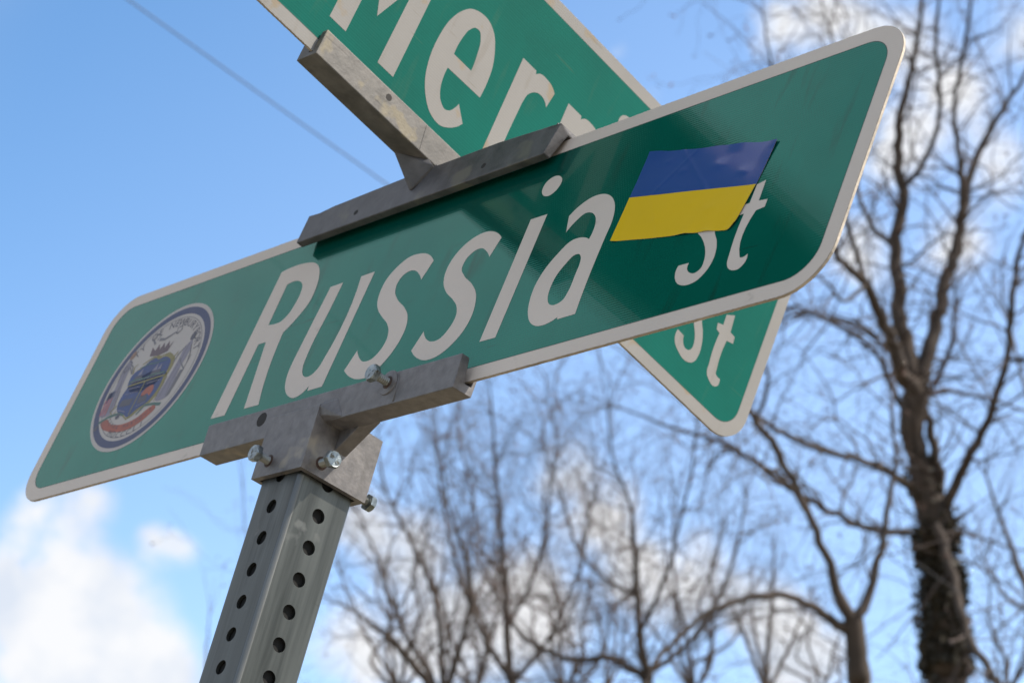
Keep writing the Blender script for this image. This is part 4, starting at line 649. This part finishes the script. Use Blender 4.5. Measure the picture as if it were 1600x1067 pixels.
# ------------------------------------------------------------------ flag sticker
FT = [Vector(p) for p in ((14.00, 7.68), (19.28, 6.48))]; FB = [Vector(p) for p in ((13.83, 4.60), (18.78, 3.64))]; FM = [Vector(p) for p in ((13.86, 6.14), (19.06, 5.05))]
fl_ = empty('flag_sticker', RIG, (16.5, -.02, 4.1))
tag(fl_, 'blue and yellow flag sticker stuck at a slant over St on the lower sign', 'sticker')
NXs, NYs = 72, 24
def fpt(u, v, top):
    a = FM[0].lerp(FM[1], u); b = (FT if top else FB)[0].lerp((FT if top else FB)[1], u)
    p = a.lerp(b, v); off = .022
    if top:
        # gentle waver of the cut edge
        p.y += v**3*(.018*math.sin(u*11+.6)+.012*math.sin(u*27))
        c = max(0, (1-u/.30))*max(0, (v-.35)/.65); off += .06*c*c            # corner lifting away
        off += .010*max(0, v-.8)/.2*max(0, math.sin(u*20))
        p.x += -.02*c
        if u < .06: p.x += .10*max(0, v-.6)*(1-u/.06)
        off += .03*max(0, (u-.92)/.08)*v
    else:
        p.y += v**3*(.012*math.sin(u*9+1))
        w = math.exp(-((u-.62)/.055)**2)+math.exp(-((u-.80)/.05)**2)
        off += .028*w*v**6; p.y += .016*w*v**6
        if u > .955: p.y += .22*((u-.955)/.045)**2*v**6
        off += .03*max(0, (u-.94)/.06)*(.4+.6*v)
        off += .04*max(0, (.05-u)/.05)*v
    off += .005*math.sin(u*7+v*2.4+(0 if top else 1))*math.sin(v*4+u*3)*(1 if top else -1)
    # creases and trapped bubbles
    for bu, bv, bt, br_, bh in ((.72, .45, 0, .05, .012), (.30, .6, 0, .035, .010), (.55, .3, 0, .03, .008), (.62, .55, 1, .05, .012), (.85, .35, 1, .04, .012), (.35, .5, 1, .035, .009), (.2, .75, 1, .03, .008)):
        if bt == int(top): off += bh*math.exp(-(((u-bu)/br_)**2+((v-bv)/(br_*2))**2))
    cl = u*1.0+v*.35
    off += .010*math.exp(-((cl-.62)/.012)**2)*(1 if top else 0)+.008*math.exp(-((u-v*.22-.18)/.01)**2)
    return (p.x, -off, p.y)
for nm, top, m in (('blue_stripe', 1, 'blue'), ('yellow_stripe', 0, 'yellow')):
    mb = MB(); vs = [fpt(i/NXs, j/NYs, top) for j in range(NYs+1) for i in range(NXs+1)]
    nv = len(vs); q = NXs+1
    vs2 = [(x, y+.009, z) for x, y, z in vs]
    fs = [(j*q+i, j*q+i+1, (j+1)*q+i+1, (j+1)*q+i) for j in range(NYs) for i in range(NXs)]
    mb.add(vs, fs, 0); mb.add(vs2, fs, 1)
    mb.build(nm, [M[m], M['vinylback']], fl_, smooth=True, recalc=False)

# ------------------------------------------------------------------ overhead wire
a, b = Vector((-11.222, -2.818, 7.774)), Vector((14.166, 29.019, 6.8))
o = bpy.data.objects.new('overhead_wire', None); COL.objects.link(o); o.location = a
tag(o, 'thin dark overhead wire running diagonally across the blue sky at the upper left', 'wire')
me_m = MB(); pts = [(b-a)*t/40 for t in range(41)]
me_m.tube([p/IN for p in pts], .0032/IN, 6); w = me_m.build('cable', M['wire'], None); w.parent = o

# ------------------------------------------------------------------ bare trees
class Tubes:
    """fast collector of thin tapered tubes (metres)"""
    def __init__(s): s.V = []; s.F = []; s.n = 0
    def path(s, P, R, k):
        P = np.asarray(P, float); n = len(P); d = np.gradient(P, axis=0); d /= np.linalg.norm(d, axis=1, keepdims=True)+1e-9
        ref = np.array([.3, .2, .93]) if abs(d[0][2]) < .8 else np.array([1., .1, 0])
        a = np.cross(d, ref); a /= np.linalg.norm(a, axis=1, keepdims=True)+1e-9; b = np.cross(d, a)
        t = np.arange(k)*2*math.pi/k
        R = np.asarray(R)[:, None, None]
        v = P[:, None, :]+R*(a[:, None, :]*np.cos(t)[None, :, None]+b[:, None, :]*np.sin(t)[None, :, None])
        s.V.append(v.reshape(-1, 3))
        i = np.arange(n-1)[:, None]*k; j = np.arange(k)[None, :]; j2 = (j+1) % k
        s.F.append(np.stack([i+j, i+j2, i+k+j2, i+k+j], -1).reshape(-1, 4)+s.n); s.n += n*k
    def build(s, name, m, parent, base, kind=None, smooth=True):
        if not s.V: return None
        V = np.concatenate(s.V)-np.array(base); F = np.concatenate(s.F)
        me = bpy.data.meshes.new(name); me.vertices.add(len(V)); me.vertices.foreach_set('co', V.ravel())
        me.loops.add(F.size); me.loops.foreach_set('vertex_index', F.ravel().astype(np.int32))
        me.polygons.add(len(F)); me.polygons.foreach_set('loop_start', np.arange(len(F), dtype=np.int32)*4)
        me.update(calc_edges=True); me.materials.append(m)
        me.polygons.foreach_set('use_smooth', np.full(len(F), smooth))
        o = link_mesh(name, me, parent)
        if kind: o['kind'] = kind
        return o
def spline(pts, per):
    """Catmull-Rom through (x, y, z, r)"""
    P = np.array(pts, float); n = len(P); out = []
    for i in range(n-1):
        p0, p1, p2, p3 = P[max(i-1, 0)], P[i], P[i+1], P[min(i+2, n-1)]
        for k in range(per):
            t = k/per; out.append(.5*((2*p1)+(-p0+p2)*t+(2*p0-5*p1+4*p2-p3)*t*t+(-p0+3*p1-3*p2+p3)*t**3))
    out.append(P[-1]); return np.array(out)
def grow(T, bud, p, d, length, r, lvl, maxl, spread, upw, wig, kids, cap):
    n = max(3, int(length/ (0.16 if lvl < 2 else .11)))
    if n > 14: n = 14
    st = length/n; P = [p]; R = [r]; dd = d
    for i in range(n):
        dd = dd+rng.normal(0, wig, 3)+np.array([0, 0, upw]); dd = dd/np.linalg.norm(dd)
        p = p+dd*st; P.append(p); R.append(max(.0016, r*(1-.72*(i+1)/n)))
        if lvl < maxl and i >= 1 and rng.random() < kids[lvl]:
            ax = rng.normal(0, 1, 3); ax -= dd*ax.dot(dd); ax /= np.linalg.norm(ax)+1e-9
            nd_ = dd*math.cos(spread)+ax*math.sin(spread)
            grow(T, bud, p, nd_, length*rng.uniform(.38, .68), R[-1]*.68, lvl+1, maxl, spread*rng.uniform(.85, 1.1), upw, wig, kids, cap)
    T.path(P, R, 4 if lvl < 1 else 3)
    if bud is not None and lvl >= maxl-1 and rng.random() < .8: bud.append((p, rng.uniform(.010, .022)))
def make_tree(key, name, label, m, seed, dens, tl, maxl=2, kids=(.5, .45, .35), upw=.02, wig=.13, spread=.75, buds=False, ivy=False, group=None, twig_r=.010, budp=1.0):
    global rng; rng = np.random.default_rng(seed)
    limbs = TREES[key]; base = limbs[0][1][0][:3]; base = (base[0], base[1], 0)
    root = bpy.data.objects.new(name, None); COL.objects.link(root); root.location = base
    tag(root, label, 'tree', group)
    T = Tubes(); bl = [] if buds else None
    first = True
    for kind, pts in limbs:
        sp = spline(pts, 5)
        if kind != 'trunk':
            sp[1:-1, :3] += rng.normal(0, 1, (len(sp)-2, 3))*np.clip(sp[1:-1, 3:4], .02, .06)*.26
        else:
            sp[:, 3] *= 1+rng.normal(0, .05, len(sp))
        tb = Tubes(); tb.path(sp[:, :3], sp[:, 3], 14 if kind == 'trunk' else 9)
        tb.build('trunk' if kind == 'trunk' else 'branch', m, root, base)
        # side shoots
        seg = np.linalg.norm(np.diff(sp[:, :3], axis=0), axis=1); Ls = seg.sum()
        n = int(Ls*dens*(.35 if kind == 'trunk' else 1))
        if kind == 'trunk' : zs = base[2]+5.0
        for _ in range(n):
            u = rng.random()**.8*(len(sp)-1); i = min(int(u), len(sp)-2); p = sp[i, :3]+(sp[i+1, :3]-sp[i, :3])*(u-i)
            if kind == 'trunk' and p[2] < sp[-1][2]*.55: continue
            dr = sp[i+1, :3]-sp[i, :3]; dr /= np.linalg.norm(dr)+1e-9
            ax = rng.normal(0, 1, 3); ax -= dr*ax.dot(dr); ax /= np.linalg.norm(ax)
            fr = u/(len(sp)-1); le = tl*rng.uniform(.45, 1.25)*(1.15-.6*fr)
            r0 = min(sp[i, 3]*.5, twig_r*rng.uniform(.7, 1.4))
            grow(T, bl, p, dr*math.cos(spread)+ax*math.sin(spread), le, r0, 0, maxl, spread*.8, upw, wig, kids, 0)
        if kind != 'trunk':                      # continuation of the tip
            dr = sp[-1, :3]-sp[-3, :3]; dr /= np.linalg.norm(dr)
            for _ in range(3): grow(T, bl, sp[-1, :3], dr+rng.normal(0, .25, 3), tl*1.1, sp[-1, 3]*.8, 0, maxl, spread*.8, upw, wig, kids, 0)
    T.build('twigs', M['twig'], root, base, 'stuff')
    if bl:
        V = []; F = []; k = 0
        for p, r in bl:
            if rng.random() > budp: continue
            for q in range(2):
                c = p+rng.normal(0, r*1.1, 3); e = rng.normal(0, 1, (4, 3)); e /= np.linalg.norm(e, axis=1, keepdims=True)
                V.append(c+e*r); F += [(k, k+1, k+2), (k, k+2, k+3), (k, k+3, k+1), (k+1, k+3, k+2)]; k += 4
        if V:
            V = np.concatenate(V)-np.array(base); me = bpy.data.meshes.new('buds'); me.from_pydata(V.tolist(), [], F); me.materials.append(M['bud'])
            o = link_mesh('buds', me, root); o['kind'] = 'stuff'
    if ivy:
        V = []; F = []; k = 0; tr = spline(limbs[0][1], 8)
        for _ in range(9000):
            u = rng.random(); i = int(u*(len(tr)-2)); c, r = tr[i, :3], tr[i, 3]
            if c[2] > 9.05-rng.random()**2*1.0+ (.5 if rng.random() < .12 else 0): continue
            if c[2] < 4.5: continue
            t = rng.random()*2*math.pi; c = c+(tr[i+1, :3]-c)*rng.random(); rr = r+abs(rng.normal(0, .035))
            q = c+np.array([math.cos(t), math.sin(t), 0])*rr; s_ = rng.uniform(.022, .05)
            e1 = rng.normal(0, 1, 3); e1 /= np.linalg.norm(e1); e2 = np.cross(e1, rng.normal(0, 1, 3)); e2 /= np.linalg.norm(e2)
            V += [q-e1*s_, q+e2*s_*.6, q+e1*s_, q-e2*s_*.6]; F.append((k, k+1, k+2, k+3)); k += 4
        me = bpy.data.meshes.new('ivy'); me.from_pydata((np.array(V)-np.array(base)).tolist(), [], F); me.materials.append(M['ivy'])
        o = link_mesh('ivy', me, root); o['kind'] = 'stuff'
    return root
G_ = 'bare winter trees behind the signs'
make_tree('ivy', 'bare_tree', 'tall bare tree at the right with a thick ivy-clad trunk and forking crown', M['bark'], 11, 9.0, 1.1, 3, (.55, .42, .28), .0, .27, .95, group=G_, buds=True, budp=.8, ivy=True)
make_tree('fork', 'bare_tree', 'bare tree left of the ivy trunk, forked low with one long arching branch', M['bark'], 12, 3.4, .7, 2, (.45, .4, .3), .01, .26, .9, group=G_, twig_r=.007)
make_tree('c1', 'bare_tree', 'rounded bare tree under the far tip of the crossing sign, arms spread wide', M['bark'], 13, 7.5, 1.5, 3, (.52, .42, .28), .012, .22, .85, buds=True, group=G_)
make_tree('c2', 'bare_tree', 'upright brushy bare tree in the middle, below the lettered sign', M['bark'], 14, 8.5, 1.6, 3, (.52, .42, .28), .012, .22, .85, buds=True, group=G_)
make_tree('c3', 'bare_tree', 'bare tree just right of the post with branches arching toward it', M['bark'], 15, 7, 1.3, 3, (.52, .42, .28), .012, .22, .85, buds=True, group=G_)
make_tree('c4', 'bare_tree', 'small pale bare tree low between the arching branch and the forked tree', M['bark2'], 16, 7.0, .8, 2, (.55, .45, .3), .04, .10, .6, group=G_, twig_r=.006)
make_tree('c5', 'bare_tree', 'bare tree at the right edge of the view beyond the ivy trunk', M['bark2'], 17, 3.2, 1.1, 2, (.5, .42, .3), .02, .13, .75, group=G_, twig_r=.007)
make_tree('left', 'bare_tree', 'thin bare treetop barely showing left of the post', M['bark2'], 19, .25, .5, 1, (.4, .3, .3), .06, .10, .5, group=G_, twig_r=.004)
for k_, lab in (('f1', 'far bare tree seen low just right of the post'), ('f2', 'far bare tree standing between the two middle brushy trees'), ('f3', 'far bare tree filling the gap left of the rounded tree'), ('f4', 'far bare tree under the tip of the crossing sign'),
                ('f5', 'small far bare tree low behind the arching branch'), ('f6', 'far bare tree behind the ivy trunk at the right'), ('f7', 'slim far bare tree behind the rounded tree, bottom centre')):
    make_tree(k_, 'bare_tree', lab, M['bark2'], 100+ord(k_[1]), 3.0, 1.3, 3, (.52, .42, .28), .012, .22, .85, group=G_, buds=True, budp=.5, twig_r=.009)
for o in bpy.data.objects:
    if '_b' in o: del o['_b']
bpy.context.view_layer.update()
